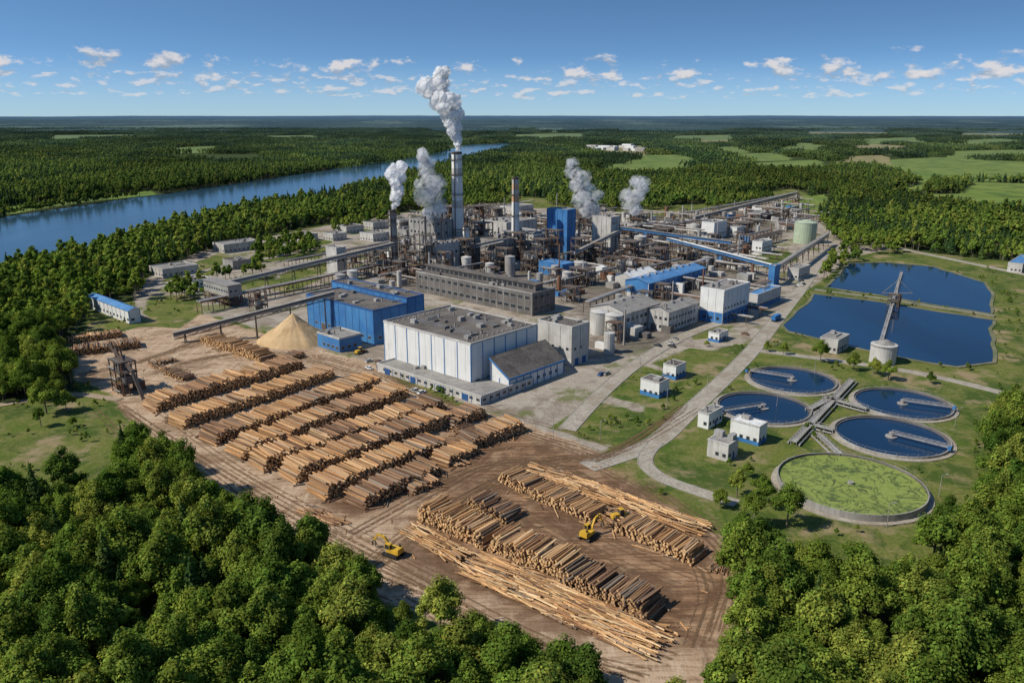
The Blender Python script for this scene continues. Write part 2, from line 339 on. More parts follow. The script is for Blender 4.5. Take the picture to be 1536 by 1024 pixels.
def ribbon(mb,l,wd,z,m,closed=False,off=0.,th=None):
    n=len(l);L=[];R=[]
    for i in range(n):
        a=l[i-1] if (i or closed) else l[i]; b=l[(i+1)%n] if (i<n-1 or closed) else l[i]
        d=b-a; d=d/(np.linalg.norm(d)+1e-9); nn=np.array([-d[1],d[0]])
        L.append(l[i]+nn*(wd/2+off)); R.append(l[i]+nn*(off-wd/2))
    for i in range(n if closed else n-1):
        j=(i+1)%n
        if th: mb.hexa([(*R[i],z),(*R[j],z),(*L[j],z),(*L[i],z)],[(*R[i],z+th),(*R[j],z+th),(*L[j],z+th),(*L[i],z+th)],m)
        else: mb.add([(*R[i],z),(*R[j],z),(*L[j],z),(*L[i],z)],[(0,1,2,3)],m)
m,nt=newmat('road_concrete'); P=pos(nt)
a=noise(nt,P,.25,5,.65); c=mix(nt,mr(nt,a,.35,.7),(.41,.37,.305),(.28,.245,.20)); c=mix(nt,mr(nt,noise(nt,P,1.1,5,.7),.46,.66,0,.75),c,(.17,.14,.11)); c=mix(nt,mr(nt,noise(nt,P,.06,5,.7),.5,.6,0,.6),c,(.22,.175,.125)); finish(nt,c,.9,.15); M['road']=m
m,nt=newmat('dirt_track'); P=pos(nt)
a=noise(nt,P,.25,5,.65); c=mix(nt,mr(nt,a,.35,.7),(.36,.29,.21),(.26,.19,.13)); finish(nt,c,.9,.15); M['track']=m
RO=[([(1240,372),(1205,430),(1180,460),(1130,525),(1085,570),(1030,620),(985,665),(930,685),(880,700)],8,'road',1),
 ([(985,662),(962,690),(985,715),(1040,735),(1105,755)],5.,'road',1),
 ([(1130,525),(1250,540),(1400,562),(1600,615)],5.,'road',1),
 ([(850,645),(900,590),(960,540),(1030,500),(1100,478),(1190,440)],7,'road',1),
 ([(205,445),(300,405),(420,385),(560,352),(740,310),(800,300)],6,'road',1),
 ([(1190,300),(1215,330),(1250,350),(1345,372),(1600,425)],6,'road',1),
 ([(-200,625),(0,610),(100,588),(180,600)],4.5,'track',0)]
for i,(l,wd,mt,k) in enumerate(RO):
    mb=MB(); c=chaikin(GP(l),3); ribbon(mb,c,wd,.06+.03*i,mt)
    if k:
        ribbon(mb,c,.25,0,'conc',off=wd/2+.2,th=.10+.03*i+.06); ribbon(mb,c,.25,0,'conc',off=-wd/2-.2,th=.10+.03*i+.06)
    mb.build('road' if mt=='road' else 'dirt_track')
m_tr,nt=newmat('tyre_track'); P=pos(nt); n=noise(nt,P,.7,5,.7); c=mix(nt,n,(.13,.078,.045),(.23,.15,.09)); 
p=nd(nt,'ShaderNodeBsdfDiffuse'); nt.links.new(c,p.inputs[0]); tr=nd(nt,'ShaderNodeBsdfTransparent'); y=nd(nt,'ShaderNodeMixShader'); nt.links.new(mr(nt,n,.36,.58,0,.75),y.inputs[0]); nt.links.new(tr.outputs[0],y.inputs[1]); nt.links.new(p.outputs[0],y.inputs[2])
o=nd(nt,'ShaderNodeOutputMaterial'); nt.links.new(y.outputs[0],o.inputs[0])
mb=MB(); lanes=[[(180,610),(300,700),(420,775),(540,840),(640,890)],[(430,520),(560,560),(700,628),(800,657),(900,690)],[(560,790),(640,745),(740,690),(840,690),(940,750)],[(560,850),(620,800),(700,740),(800,690),(880,690)],
  [(940,740),(1040,800),(1090,860),(1060,960)],[(700,740),(800,790),(900,850),(1010,900)],[(230,560),(330,530),(430,530),(560,570)],[(900,690),(960,660),(1030,610)],[(130,560),(220,540),(330,500)],[(640,880),(800,960),(960,1010)]]
for k in range(64):
    l=lanes[k%len(lanes)]; c=[np.array(G(*q)) for q in l]; i0=random.randint(0,max(0,len(c)-4)); c=c[i0:]; off=random.gauss(0,5)
    c=[q+np.array([off+random.gauss(0,1.6),off*.6+random.gauss(0,1.6)]) for q in c]; c=chaikin(c,4)
    for e in (-1.05,1.05): ribbon(mb,c,random.uniform(.5,.85),.012+.0035*k,0,off=e)
mb.build('tyre_tracks',[m_tr])
for P_ in (PONDU,PONDL):
    pj=jitter(P_,12,2.2)
    sheet('settling_pond',pj,.25,wp)
    mb=MB(); ribbon(mb,[np.array(p) for p in pj],2.0,.1,'bank',closed=True,th=.4); mb.build('pond_embankment')
# ------------------------------------------------------------------ foliage
def foliage(name,ca,cb_,dark,cy):
    m,nt=newmat(name); P=pos(nt)
    oi=nd(nt,'ShaderNodeObjectInfo').outputs['Random']; at=nd(nt,'ShaderNodeAttribute',attribute_name='col').outputs['Color']
    n=noise(nt,P,.007,3,.6); n2=noise(nt,P,.05,2); n3=noise(nt,mapping(nt,P,(1,.5,1)),.0022,4,.65)
    f=mth(nt,'ADD',mth(nt,'MULTIPLY',oi,.65),mr(nt,n,.35,.65,0,.4))
    c=mix(nt,f,ca,cb_); c=mix(nt,mr(nt,n2,.55,.75,0,.5),c,dark)
    o7=mth(nt,'FRACT',mth(nt,'MULTIPLY',oi,7.31)); c=mix(nt,mr(nt,o7,.70,1.,0,.8),c,cy); c=mix(nt,mr(nt,o7,.18,0.,0,.6),c,dark)
    c=mix(nt,1.,c,at,'MULTIPLY')
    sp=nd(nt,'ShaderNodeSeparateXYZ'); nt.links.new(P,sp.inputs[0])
    c=mix(nt,mr(nt,sp.outputs[1],450,5500,0,.82),c,(.066,.110,.112))  # distance haze put into the leaf colour: bluer as world Y grows
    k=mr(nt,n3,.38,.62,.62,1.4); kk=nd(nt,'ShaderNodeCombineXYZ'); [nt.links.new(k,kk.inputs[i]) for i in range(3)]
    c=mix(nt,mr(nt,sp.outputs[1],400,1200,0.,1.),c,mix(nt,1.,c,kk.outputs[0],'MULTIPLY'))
    d=nd(nt,'ShaderNodeBsdfDiffuse'); t=nd(nt,'ShaderNodeBsdfTranslucent'); nt.links.new(c,d.inputs[0])
    nt.links.new(mix(nt,1.,c,(1.25,1.25,.5),'MULTIPLY'),t.inputs[0])
    x=nd(nt,'ShaderNodeMixShader'); x.inputs[0].default_value=.3; nt.links.new(d.outputs[0],x.inputs[1]);nt.links.new(t.outputs[0],x.inputs[2])
    o=nd(nt,'ShaderNodeOutputMaterial'); nt.links.new(x.outputs[0],o.inputs[0]); return m
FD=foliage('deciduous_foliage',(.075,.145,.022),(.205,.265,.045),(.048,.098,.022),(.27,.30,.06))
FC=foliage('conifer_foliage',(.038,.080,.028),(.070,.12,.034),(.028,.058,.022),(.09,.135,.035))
BK=wallmat('bark',(.13,.10,.07),(.2,.17,.14))
def unit(n):
    v=rng.normal(size=(n,3)); return v/np.linalg.norm(v,axis=1)[:,None]
bm=bmesh.new(); bmesh.ops.create_icosphere(bm,subdivisions=1,radius=1); IV=np.array([v.co[:] for v in bm.verts]); IF=[tuple(v.index for v in f.verts) for f in bm.faces]; bm.free()
def tree_geo(mb,ox,oy,h,cr,nleaf,ls,con=False,nb=16,core=.78,trunk=True):
    O=np.array([ox,oy,0])
    if trunk:
        n=6; mb.cyl((ox,oy,-.3),(ox,oy,h*.6),.022*h,.010*h,n,1,False)
    if con:
        K=9 if nleaf>500 else 6
        for k in range(K):
            t=k/(K-1.); cz=h*(.14+.76*t); R=cr*(1-t)*.9+.22
            vs=[O+np.array([math.cos(a)*R*.75*random.uniform(.55,1.15),math.sin(a)*R*.75*random.uniform(.55,1.15),cz-h*random.uniform(.02,.06)]) for a in np.arange(0,6.28,.7)]
            vs.append(O+np.array([0,0,cz+h*.15])); n=len(vs)-1
            mb.add(vs,[(i,(i+1)%n,n) for i in range(n)],0,(.65,.65,.65))
        if nleaf:
            t=1-np.sqrt(rng.random(nleaf)); a=rng.random(nleaf)*6.2832; z=h*(.1+.88*t); lob=.8+.22*np.sin(a*5+z*3.1)+.2*np.sin(z*5.5)
            r=(cr*(1-t)+.15)*lob*rng.uniform(.7,1.1,nleaf)
            cen=np.stack([np.cos(a)*r,np.sin(a)*r,z-r*.15],1); nr=np.stack([np.cos(a),np.sin(a),np.full(nleaf,.8)],1)+.5*unit(nleaf)
            val=rng.uniform(.55,1.35,nleaf)
    else:
        d=unit(nb); d[:,2]=np.abs(d[:,2])*1.3-.5; rr=rng.uniform(.35,1.0,nb)[:,None]
        C=d*rr*np.array([cr,cr,h*.38])
        tz=np.clip(C[:,2]/(h*.38),-1,1); shr=1-.45*np.clip(tz,0,1); C[:,0]*=shr; C[:,1]*=shr
        C+=np.array([0,0,h*.58]); C[:,0]+=.1*cr*rng.normal(); R=rng.uniform(.16,.36,nb)*cr*(1-.25*np.clip(tz,0,1))
        C[0]=(0,0,h*.86)
        bv=rng.uniform(.6,1.3,nb)
        if trunk and nleaf>400:
            for k in range(1,8): mb.cyl((ox,oy,h*random.uniform(.25,.5)),tuple(O+C[k]),.010*h,.003*h,4,1,False)
        for k in range(nb):
            jit=1+rng.uniform(-.3,.3,len(IV))[:,None]
            mb.add(O+C[k]+IV*jit*R[k]*core,IF,0,tuple([.75*bv[k]]*3))
        if nleaf:
            pk=R**2/np.sum(R**2)
            k=rng.choice(nb,nleaf,p=pk); dd=unit(nleaf); dd[:,2]=dd[:,2]*.9+.25
            cen=C[k]+dd*R[k][:,None]*rng.uniform(.7,1.35,nleaf)[:,None]; nr=dd+.5*unit(nleaf)+np.array([0,0,.25])
            val=bv[k]*rng.uniform(.6,1.4,nleaf)
    if nleaf:
        nr/=np.linalg.norm(nr,axis=1)[:,None]; t=np.cross(nr,unit(nleaf)); t/=np.linalg.norm(t,axis=1)[:,None]+1e-9; b=np.cross(nr,t)
        s=ls*rng.uniform(.5,1.4,nleaf)[:,None]
        V=np.stack([cen+t*s,cen+b*s*.75,cen-t*s*.9,cen-b*s*.65],1)+O
        o=len(mb.v); mb.v.extend(map(tuple,V.reshape(-1,3).tolist()))
        for i in range(nleaf):
            mb.f.append((o+4*i,o+4*i+1,o+4*i+2,o+4*i+3)); mb.m.append(0); v=float(val[i]); mb.c.append((v*random.uniform(.85,1.2),v,v*.95))
def proto(coll,name,mb,mats):
    me=bpy.data.meshes.new(name); me.from_pydata([tuple(v) for v in mb.v],[],mb.f)
    for k in mats: me.materials.append(k)
    me.polygons.foreach_set('material_index',mb.m)
    at=me.attributes.new('col','FLOAT_COLOR','FACE'); at.data.foreach_set('color',np.array([(*(c or (1,1,1)),1) for c in mb.c],dtype=np.float32).ravel())
    me.update(); o=bpy.data.objects.new(name,me); coll.objects.link(o); return o
cN=bpy.data.collections.new('tree_near'); cM=bpy.data.collections.new('tree_mid'); cF=bpy.data.collections.new('tree_cluster')
TN=[]
for i in range(9):
    mb=MB(); con=i>=8; h=[15,13.5,17,12.5,15,18,11,20,17][i]; tree_geo(mb,0,0,h,[5.0,4.6,5.6,4.8,4.0,4.8,4.6,5.2,3.2][i],5200 if not con else 2600,.30,con,nb=26+3*i,core=.7)
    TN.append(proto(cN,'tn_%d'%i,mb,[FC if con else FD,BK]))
for i in range(7):
    mb=MB(); con=i>=5; h=[15,13,16.5,14,18,17,15][i]; tree_geo(mb,0,0,h,[5.0,4.6,5.,4.2,4.4,3.,2.8][i],520 if not con else 260,.85,con,nb=14)
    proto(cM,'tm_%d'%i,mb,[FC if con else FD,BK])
for i in range(4):
    mb=MB()
    for a in range(-4,4):
        for b in range(-4,4):
            x=a*9+4.5+random.uniform(-3,3); y=b*9+4.5+random.uniform(-3,3)
            con=random.random()<.3
            tree_geo(mb,x,y,random.uniform(11,19),random.uniform(4.0,6) if not con else 3,16,1.8,con,nb=4,core=.95,trunk=False)
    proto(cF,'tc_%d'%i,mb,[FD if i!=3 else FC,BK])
def scatter(name,pts,sc,idx,coll):
    n=len(pts); me=bpy.data.meshes.new(name); me.vertices.add(n); me.vertices.foreach_set('co',np.asarray(pts,dtype=np.float32).ravel())
    a=me.attributes.new('rot','FLOAT_VECTOR','POINT'); r=np.zeros((n,3),np.float32); r[:,2]=rng.random(n)*6.283; r[:,:2]=rng.normal(0,.05,(n,2)); a.data.foreach_set('vector',r.ravel())
    a=me.attributes.new('scl','FLOAT_VECTOR','POINT'); a.data.foreach_set('vector',np.asarray(sc,dtype=np.float32).ravel())
    a=me.attributes.new('idx','INT','POINT'); a.data.foreach_set('value',np.asarray(idx,dtype=np.int32))
    o=bpy.data.objects.new(name,me); COL.objects.link(o)
    g=bpy.data.node_groups.new(name,'GeometryNodeTree')
    g.interface.new_socket('Geometry',in_out='INPUT',socket_type='NodeSocketGeometry'); g.interface.new_socket('Geometry',in_out='OUTPUT',socket_type='NodeSocketGeometry')
    gi=g.nodes.new('NodeGroupInput');go_=g.nodes.new('NodeGroupOutput'); ip=g.nodes.new('GeometryNodeInstanceOnPoints')
    ci=g.nodes.new('GeometryNodeCollectionInfo'); ci.inputs['Collection'].default_value=coll; ci.inputs['Separate Children'].default_value=True; ci.inputs['Reset Children'].default_value=True
    def na(nm,t):
        q=g.nodes.new('GeometryNodeInputNamedAttribute'); q.data_type=t; q.inputs['Name'].default_value=nm; return [x for x in q.outputs if x.enabled and x.name=='Attribute'][0]
    g.links.new(gi.outputs[0],ip.inputs['Points']); g.links.new(ci.outputs[0],ip.inputs['Instance']); ip.inputs['Pick Instance'].default_value=True
    g.links.new(na('idx','INT'),ip.inputs['Instance Index']); g.links.new(na('rot','FLOAT_VECTOR'),ip.inputs['Rotation']); g.links.new(na('scl','FLOAT_VECTOR'),ip.inputs['Scale'])
    g.links.new(ip.outputs[0],go_.inputs[0]); md=o.modifiers.new('scatter','NODES'); md.node_group=g; return o
def forest_pts(y0,y1,sp,margin):
    ys=np.arange(y0,y1,sp); P=[]
    for y in ys:
        hw=.70*y+margin; P.append(np.stack([np.arange(-hw,hw,sp),np.full(len(np.arange(-hw,hw,sp)),y)],1))
    P=np.concatenate(P); P+=rng.uniform(-.48,.48,P.shape)*sp
    X,Y=P[:,0],P[:,1]; k=~inside(X,Y,CLEAR)&~inside(X,Y,RIVER)&~inside(X,Y,PONDU)&~inside(X,Y,PONDL)
    for _,f in FIELDS: k&=~inside(X,Y,f)
    return P[k]
def scl(n,a,b): s=a+(b-a)*rng.random(n)**.8; return np.stack([s*rng.uniform(.85,1.12,n),s*rng.uniform(.85,1.12,n),s*rng.uniform(.85,1.15,n)],1)
def z0(P): return np.concatenate([P,np.zeros((len(P),1))],1)
def conmask(P,frac,k=1.3):
    v=np.array([mnoise.noise(Vector((p[0]/160.,p[1]/160.,5.))) for p in P]); return rng.random(len(P))<np.clip(frac+v*k,0,.9)
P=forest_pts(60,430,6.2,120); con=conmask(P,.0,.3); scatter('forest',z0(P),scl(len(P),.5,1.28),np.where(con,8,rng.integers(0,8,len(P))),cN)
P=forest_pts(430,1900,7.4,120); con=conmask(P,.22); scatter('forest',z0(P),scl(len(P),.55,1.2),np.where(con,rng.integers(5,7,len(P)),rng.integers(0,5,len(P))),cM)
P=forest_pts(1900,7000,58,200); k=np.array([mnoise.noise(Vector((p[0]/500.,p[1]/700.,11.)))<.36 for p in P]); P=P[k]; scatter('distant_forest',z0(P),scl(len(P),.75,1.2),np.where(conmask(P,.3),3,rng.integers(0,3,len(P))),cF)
def grove(poly,sp,name,a=.55,b=1.):
    p=np.array(poly); x0,y0=p.min(0);x1,y1=p.max(0); X,Y=np.meshgrid(np.arange(x0,x1,sp),np.arange(y0,y1,sp)); Q=np.stack([X.ravel(),Y.ravel()],1)+rng.uniform(-.45,.45,(X.size,2))*sp
    Q=Q[inside(Q[:,0],Q[:,1],poly)&(rng.random(len(Q))<.8)]; scatter(name,z0(Q),scl(len(Q),a,b),rng.integers(0,5,len(Q)),cM)
for l in ([(375,398),(480,385),(470,362),(390,370)],[(1224,432),(1250,408),(1290,392),(1282,378),(1240,400)],[(640,322),(780,305),(700,292),(620,304)],
          [(150,440),(212,448),(205,425),(160,420)],[(1225,330),(1290,352),(1360,372),(1350,384),(1262,375)],[(820,308),(900,318),(1010,314),(1010,304),(900,304),(830,296)],
          [(225,400),(300,385),(330,372),(300,372),(240,388)],[(500,352),(600,330),(590,322),(500,338)],[(240,440),(290,436),(300,450),(250,455)],[(1060,316),(1160,300),(1150,292),(1060,306)],[(300,428),(340,418),(400,408),(380,420)]):
    grove(GP(l),8,'tree_grove')
Q=np.stack([rng.uniform(-430,560,30000),rng.uniform(180,640,30000)],1); X,Y=Q[:,0],Q[:,1]
k=inside(X,Y,CLEAR)&~inside(X,Y,DIRT)
pv=inside(X,Y,PAVE)
for f in ISL: pv&=~inside(X,Y,f)
pu=sdf(X,Y,PONDU); pl=sdf(X,Y,PONDL)
k&=~pv; k&=(pu<-2.5)&(pl<-2.5)
for l,wd,_,_ in RO:
    c=chaikin(GP(l),2)
    for a,b in zip(c[:-1],c[1:]):
        t=np.clip(((X-a[0])*(b-a)[0]+(Y-a[1])*(b-a)[1])/((b-a)@(b-a)),0,1); k&=np.hypot(X-a[0]-t*(b-a)[0],Y-a[1]-t*(b-a)[1])>wd/2+1.5
TANKS=[(551,1128,1248,594),(589,1080,1210,640),(583,1287,1420,633),(626,1257,1416,690),(688,1170,1380,784)]
for t_,l_,r_,b_ in TANKS:
    Yc=(G(0,t_)[1]+G(0,b_)[1])/2; Xc=((l_+r_)/2-768)/FS*(Yc*CT+HC*ST); R_=(r_-l_)/2/FS*(Yc*CT+HC*ST); k&=np.hypot(X-Xc,Y-Yc)>R_+5
dens=np.array([mnoise.noise(Vector((a/22.,b/22.,3.)))+.5*mnoise.noise(Vector((a/6.,b/6.,8.))) for a,b in Q]); ce=sdf(X,Y,CLEAR)
k&=(rng.random(len(Q))<np.clip((dens-.12)*1.6,.015,.8)+np.clip((9-ce)/14,0,.6)+np.clip((7+np.maximum(pu,pl))/8,0,.5))
Q=Q[k]; scatter('shrubs',z0(Q),scl(len(Q),.06,.24),rng.integers(0,5,len(Q)),cM)
for (x,y),i,s in zip([(70,620),(1280,556),(1310,562),(1230,544),(1175,532),(1150,527),(1120,715),(1332,570),(25,590),(1420,790),(1120,560),(1060,520),(1395,575),(1180,790),(1140,760),(1105,745),(48,600),(88,596),(62,640),(100,618),(110,640),(1505,640),(1500,700),(1130,790),(1080,760)],[0,1,3,2,4,1,3,0,2,1,3,3,1,2,0,4,5,1,4,3,6,0,2,7,6],[1.1,.7,.7,.75,.5,.45,.45,.7,.9,.8,.3,.3,.45,.9,.8,.7,.9,.9,.6,.8,.4,.9,.9,.7,.6]):
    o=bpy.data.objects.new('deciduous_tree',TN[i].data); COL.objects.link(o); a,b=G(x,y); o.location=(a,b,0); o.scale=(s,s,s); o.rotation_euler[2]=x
# far canopy
nr_,na_=150,520; rad=6500*(60000/6500)**(np.arange(nr_)/(nr_-1.)); ang=np.linspace(-.75,.75,na_)
A,Rr=np.meshgrid(ang,rad); X=np.sin(A)*Rr;Y=np.cos(A)*Rr
Zc=12+rng.uniform(-3,3,X.shape)+np.array([14*mnoise.noise(Vector((x/900.,y/900.,0)))+55*max(0,(y-9000)/50000)*(1+mnoise.noise(Vector((x/7000.,y/9000.,2)))) for x,y in zip(X.ravel(),Y.ravel())]).reshape(X.shape)
Zc[0]=-1
mb=MB(); mb.v=list(map(tuple,np.stack([X,Y,Zc],-1).reshape(-1,3).tolist())); i=np.arange(nr_*na_).reshape(nr_,na_)
mb.f=[tuple(r) for r in np.stack([i[:-1,:-1],i[1:,:-1],i[1:,1:],i[:-1,1:]],-1).reshape(-1,4)[:,::-1].tolist()]; mb.m=[0]*len(mb.f); mb.c=[None]*len(mb.f)
m,nt=newmat('distant_canopy'); P=pos(nt); n1=noise(nt,mapping(nt,P,(1,.35,1)),.0009,5,.6); n2=noise(nt,P,.02,3)
c=mix(nt,mr(nt,n1,.4,.62),(.034,.062,.074),(.064,.10,.105)); c=mix(nt,mr(nt,noise(nt,mapping(nt,P,(1,.3,1)),.0007,5,.6),.54,.60,0,.75),c,(.13,.18,.155)); c=mix(nt,mr(nt,n2,.3,.7,0,.5),c,(.026,.05,.062))
sp=nd(nt,'ShaderNodeSeparateXYZ'); nt.links.new(P,sp.inputs[0]); c=mix(nt,mr(nt,sp.outputs[1],8000,34000,0,.88),c,(.062,.112,.18)); finish(nt,c,1.,0.)  # blue horizon haze painted into the canopy colour by world Y
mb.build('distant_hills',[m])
# ------------------------------------------------------------------ buildings
def dims(x,y,xl,xr,yt):
    X,Y=G(x,y); a=(xl-768)/FS; L=(X-a*(CT*Y+HC*ST))/(U[0]-a*CT*U[1])
    a=(xr-768)/FS; W=(a*(CT*Y+HC*ST)-X)/(Vv[0]-a*CT*Vv[1])
    return (X,Y),max(4,L),max(4,W),max(2.6,ZH(Y,yt))
def winrow(mb,F,L,W,z,h,w,gap,inset=1.,sides='LR',fr='frame'):
    if 'L' in sides:
        q=inset
        while q+w<L-inset:
            mb.lbox(F,-.05,.3,q-.12,q+w+.12,z-.12,z+h+.12,fr); mb.lbox(F,-.09,.25,q,q+w,z,z+h,'glass'); q+=w+gap
    if 'R' in sides:
        p=inset
        while p+w<W-inset:
            mb.lbox(F,p-.12,p+w+.12,-.05,.3,z-.12,z+h+.12,fr); mb.lbox(F,p,p+w,-.09,.25,z,z+h,'glass'); p+=w+gap
def ribs(mb,F,L,W,z0_,z1,sp,w,m,sides='LR',d=.12):
    if 'L' in sides:
        n=max(1,round(L/sp))
        for i in range(n+1): q=L*i/n; mb.lbox(F,-d,.2,q-w/2,q+w/2,z0_,z1,m)
    if 'R' in sides:
        n=max(1,round(W/sp))
        for i in range(n+1): p=W*i/n; mb.lbox(F,p-w/2,p+w/2,-d-.01,.2,z0_,z1,m)
def doors(mb,F,L,W,sides,n,w,h,m='dgrey'):
    for s in sides:
        D=L if s=='L' else W
        for i in range(n):
            t=D*(i+.5)/n+random.uniform(-1,1)
            if s=='L': mb.lbox(F,-.14,.3,t-w/2,t+w/2,0,h,m)
            else: mb.lbox(F,t-w/2,t+w/2,-.14,.3,0,h,m)
def rooftop(mb,F,L,W,H,n,big=1.):
    for i in range(n):
        p=random.uniform(.12,.88)*W; q=random.uniform(.12,.88)*L; x=F[0]+p*Vv[0]-q*U[0]; y=F[1]+p*Vv[1]-q*U[1]; k=random.random()
        if k<.45:
            a=random.uniform(.7,1.8)*big;b=random.uniform(.7,1.8)*big; mb.lbox(F,p-a,p+a,q-b,q+b,H,H+random.uniform(.8,2.2)*big,random.choice(['steell','grey','dgrey']))
        elif k<.8:
            r=random.uniform(.3,.6)*big; mb.cyl((x,y,H),(x,y,H+1.8*big),r,r,10,'steell'); mb.cyl((x,y,H+1.8*big),(x,y,H+2.2*big),r*1.5,r*.3,10,'steel')
        else:
            mb.beam((x,y,H+.5),(x+Vv[0]*8,y+Vv[1]*8,H+.5),.5,.5,'steell')
def building(name,spec,wall,roof,H=None,par=.7,trim=None,vents=6,win=None,rib=None,door=None,base=None,z0_=0,gable=None,extra=None,big=1.):
    F,L,W,h=dims(*spec); H=H or h; mb=MB(); trim=trim or wall
    mb.lbox(F,0,W,0,L,z0_,H,wall)
    if base: mb.lbox(F,-.07,W+.07,-.07,L+.07,z0_-.02,base[1],base[0])
    if gable:
        r=gable[1]; o=.6; x,y=F
        def T(p,q,z): return (x+p*Vv[0]-q*U[0],y+p*Vv[1]-q*U[1],z)
        if gable[0]=='p':
            A=[T(-o,-o,H-.2),T(W+o,-o,H-.2),T(W+o,L+o,H-.2),T(-o,L+o,H-.2)]; B=[T(-o,L/2,H+r),T(W+o,L/2,H+r)]
            mb.add(A+B,[(0,1,5,4),(2,3,4,5)],roof); mb.add([T(.02,0,H),T(.02,L,H),T(.02,L/2,H+r-.1)],[(0,1,2)],wall); mb.add([T(W-.02,0,H),T(W-.02,L,H),T(W-.02,L/2,H+r-.1)],[(0,1,2)],wall)
            for i in range(int(W/9)): p=4+i*9; mb.lbox(F,p,p+2.4,L/2-1,L/2+1,H+r-.6,H+r+.7,'steell')
        else:
            A=[T(-o,-o,H-.2),T(W+o,-o,H-.2),T(W+o,L+o,H-.2),T(-o,L+o,H-.2)]; B=[T(W/2,-o,H+r),T(W/2,L+o,H+r)]
            mb.add(A+B,[(1,2,5,4),(3,0,4,5)],roof); mb.add([T(0,.02,H),T(W,.02,H),T(W/2,.02,H+r-.1)],[(0,1,2)],wall); mb.add([T(0,L-.02,H),T(W,L-.02,H),T(W/2,L-.02,H+r-.1)],[(0,1,2)],wall)
    else:
        mb.lbox(F,.35,W-.35,.35,L-.35,H-.3,H+.12,roof)
        t=.4; o=.1
        mb.lbox(F,-o,t,-o,L+o,H-.25,H+par,trim); mb.lbox(F,W-t,W+o,-o,L+o,H-.25,H+par,trim)
        mb.lbox(F,t,W-t,-o,t,H-.24,H+par-.01,trim); mb.lbox(F,t,W-t,L-t,L+o,H-.24,H+par-.01,trim)
        if vents: rooftop(mb,F,L,W,H+.1,vents,big)
    if rib: ribs(mb,F,L,W,z0_,H-.3,*rib)
    if win:
        for r in win: winrow(mb,F,L,W,*r)
    if door: doors(mb,F,L,W,*door)
    if extra: extra(mb,F,L,W,H)
    return mb.build(name)
def ex_main(mb,F,L,W,H):
    for i in range(9):
        q=L*(i+.5)/9.; mb.lbox(F,-.02,.2,q-.06,q+.06,0,H-.4,'grey')
    mb.lbox(F,W*.2,W*.32,L*.15,L*.8,H,H+.8,'dgrey'); mb.lbox(F,W*.6,W*.7,L*.2,L*.5,H,H+1.,'dgrey')
    for i in range(26): p=W*(.06+.88*(i%13)/12.); q=L*(.08 if i<13 else .93); mb.lbox(F,p-.3,p+.3,q-.3,q+.3,H,H+.7,'steell')
building('paper_machine_hall',(707,585,578,805,517),'white','roof',vents=30,rib=(8.2,.42,'blue','LR',.14),win=[(3.,1.2,2.5,5,3,'R')],extra=ex_main,trim='lgrey')
building('hall_loading_annex',(722,608,566,800,596),'lgrey','roofg',vents=4,rib=(6,.3,'blued','LR',.1),win=[(1.6,1.1,2,2.2,1,'LR')],door=('L',4,3.5,3,'blued'))
building('hall_side_annex',(857,550,806,882,492),'lgrey','roof',vents=6,rib=(7,.3,'grey','LR',.1),win=[(8,1.3,1.6,3,2,'LR')],door=('R',2,3,3.6,'blued'))
F,L,W,H=dims(764,590,735,845,566); mb=MB()
mb.wedge(F,0,W,0,L,0,[H-1,H-1,H+6.5,H+6.5],'white'); mb.wedge(F,-.5,W+.5,-.6,L,[H-1.15,H-1.15,H+6.6,H+6.6],[H-.6,H-.6,H+7.2,H+7.2],'roof'); ribs(mb,F,L,W,0,H-1.6,5,.5,'blue'); winrow(mb,F,L,W,2,1.5,2.,2.5); mb.lbox(F,-.2,W+.1,-.75,-.5,H-1.4,H-.4,'blue'); mb.wedge(F,-.75,-.5,-.6,L,[H-1.5,H-1.5,H+6.3,H+6.3],[H-.5,H-.5,H+7.3,H+7.3],'blue'); mb.build('lean_to_annex')
building('chip_preparation_building',(562,518,463,612,467),'blue','roof',vents=10,rib=(6,.25,'blued','LR',.1),win=[(3,1.4,2.2,4,3,'LR')],trim='blued',door=('L',2,4,4,'steel'))
building('screening_building',(612,494,500,637,448),'blue','roof',vents=10,rib=(6,.25,'blued','LR',.1),win=[(12,1.4,2.2,4,3,'L')],trim='blued')
building('switchgear_building',(510,529,477,543,509),'blue','roofg',vents=3,win=[(1.5,1.5,2,2,1,'LR')],trim='lgrey')
def ex_h2(mb,F,L,W,H):
    mb.lbox(F,W*.3,W*.62,3,L-3,H,H+4,'dgrey'); mb.lbox(F,W*.27,W*.65,2,L-2,H+4,H+4.6,'roof')
    q=5
    while q<L-8: mb.lbox(F,W*.3-.1,W*.3+.2,q,q+3.2,H+1.2,H+3.2,'glass'); q+=4.5
building('machine_hall',(798,474,625,832,441),'dgrey','roof',vents=14,rib=(6,.3,'grey','LR',.12),win=[(3,2.2,4.2,1.6,2,'LR',),(10,2.2,4.2,1.6,2,'LR')],extra=ex_h2,trim='grey')
building('boiler_house',(655,410,627,697,368),'lgrey','roofg',vents=8,win=[(14,2,1.8,3,2,'LR'),(22,2,1.8,3,2,'LR')],rib=(9,.4,'grey','LR',.15))
building('recovery_boiler',(655,398,615,680,333),'grey','roofg',vents=10,win=[(25,2,2,2.5,2,'LR'),(33,2,2,2.5,2,'LR'),(41,2,2,2.5,2,'LR')],rib=(7,.5,'dgrey','LR',.2),big=1.6)
building('blue_process_tower',(850,390,820,862,316),'blue','roofg',vents=3,rib=(5,.3,'blued','LR',.15),win=[(30,1.5,1.2,2,2,'R')])
building('grey_process_tower',(915,384,887,928,327),'lgrey','roofg',vents=3,rib=(5,.3,'grey','LR',.15),win=[(28,1.5,1.2,2,2,'R')])
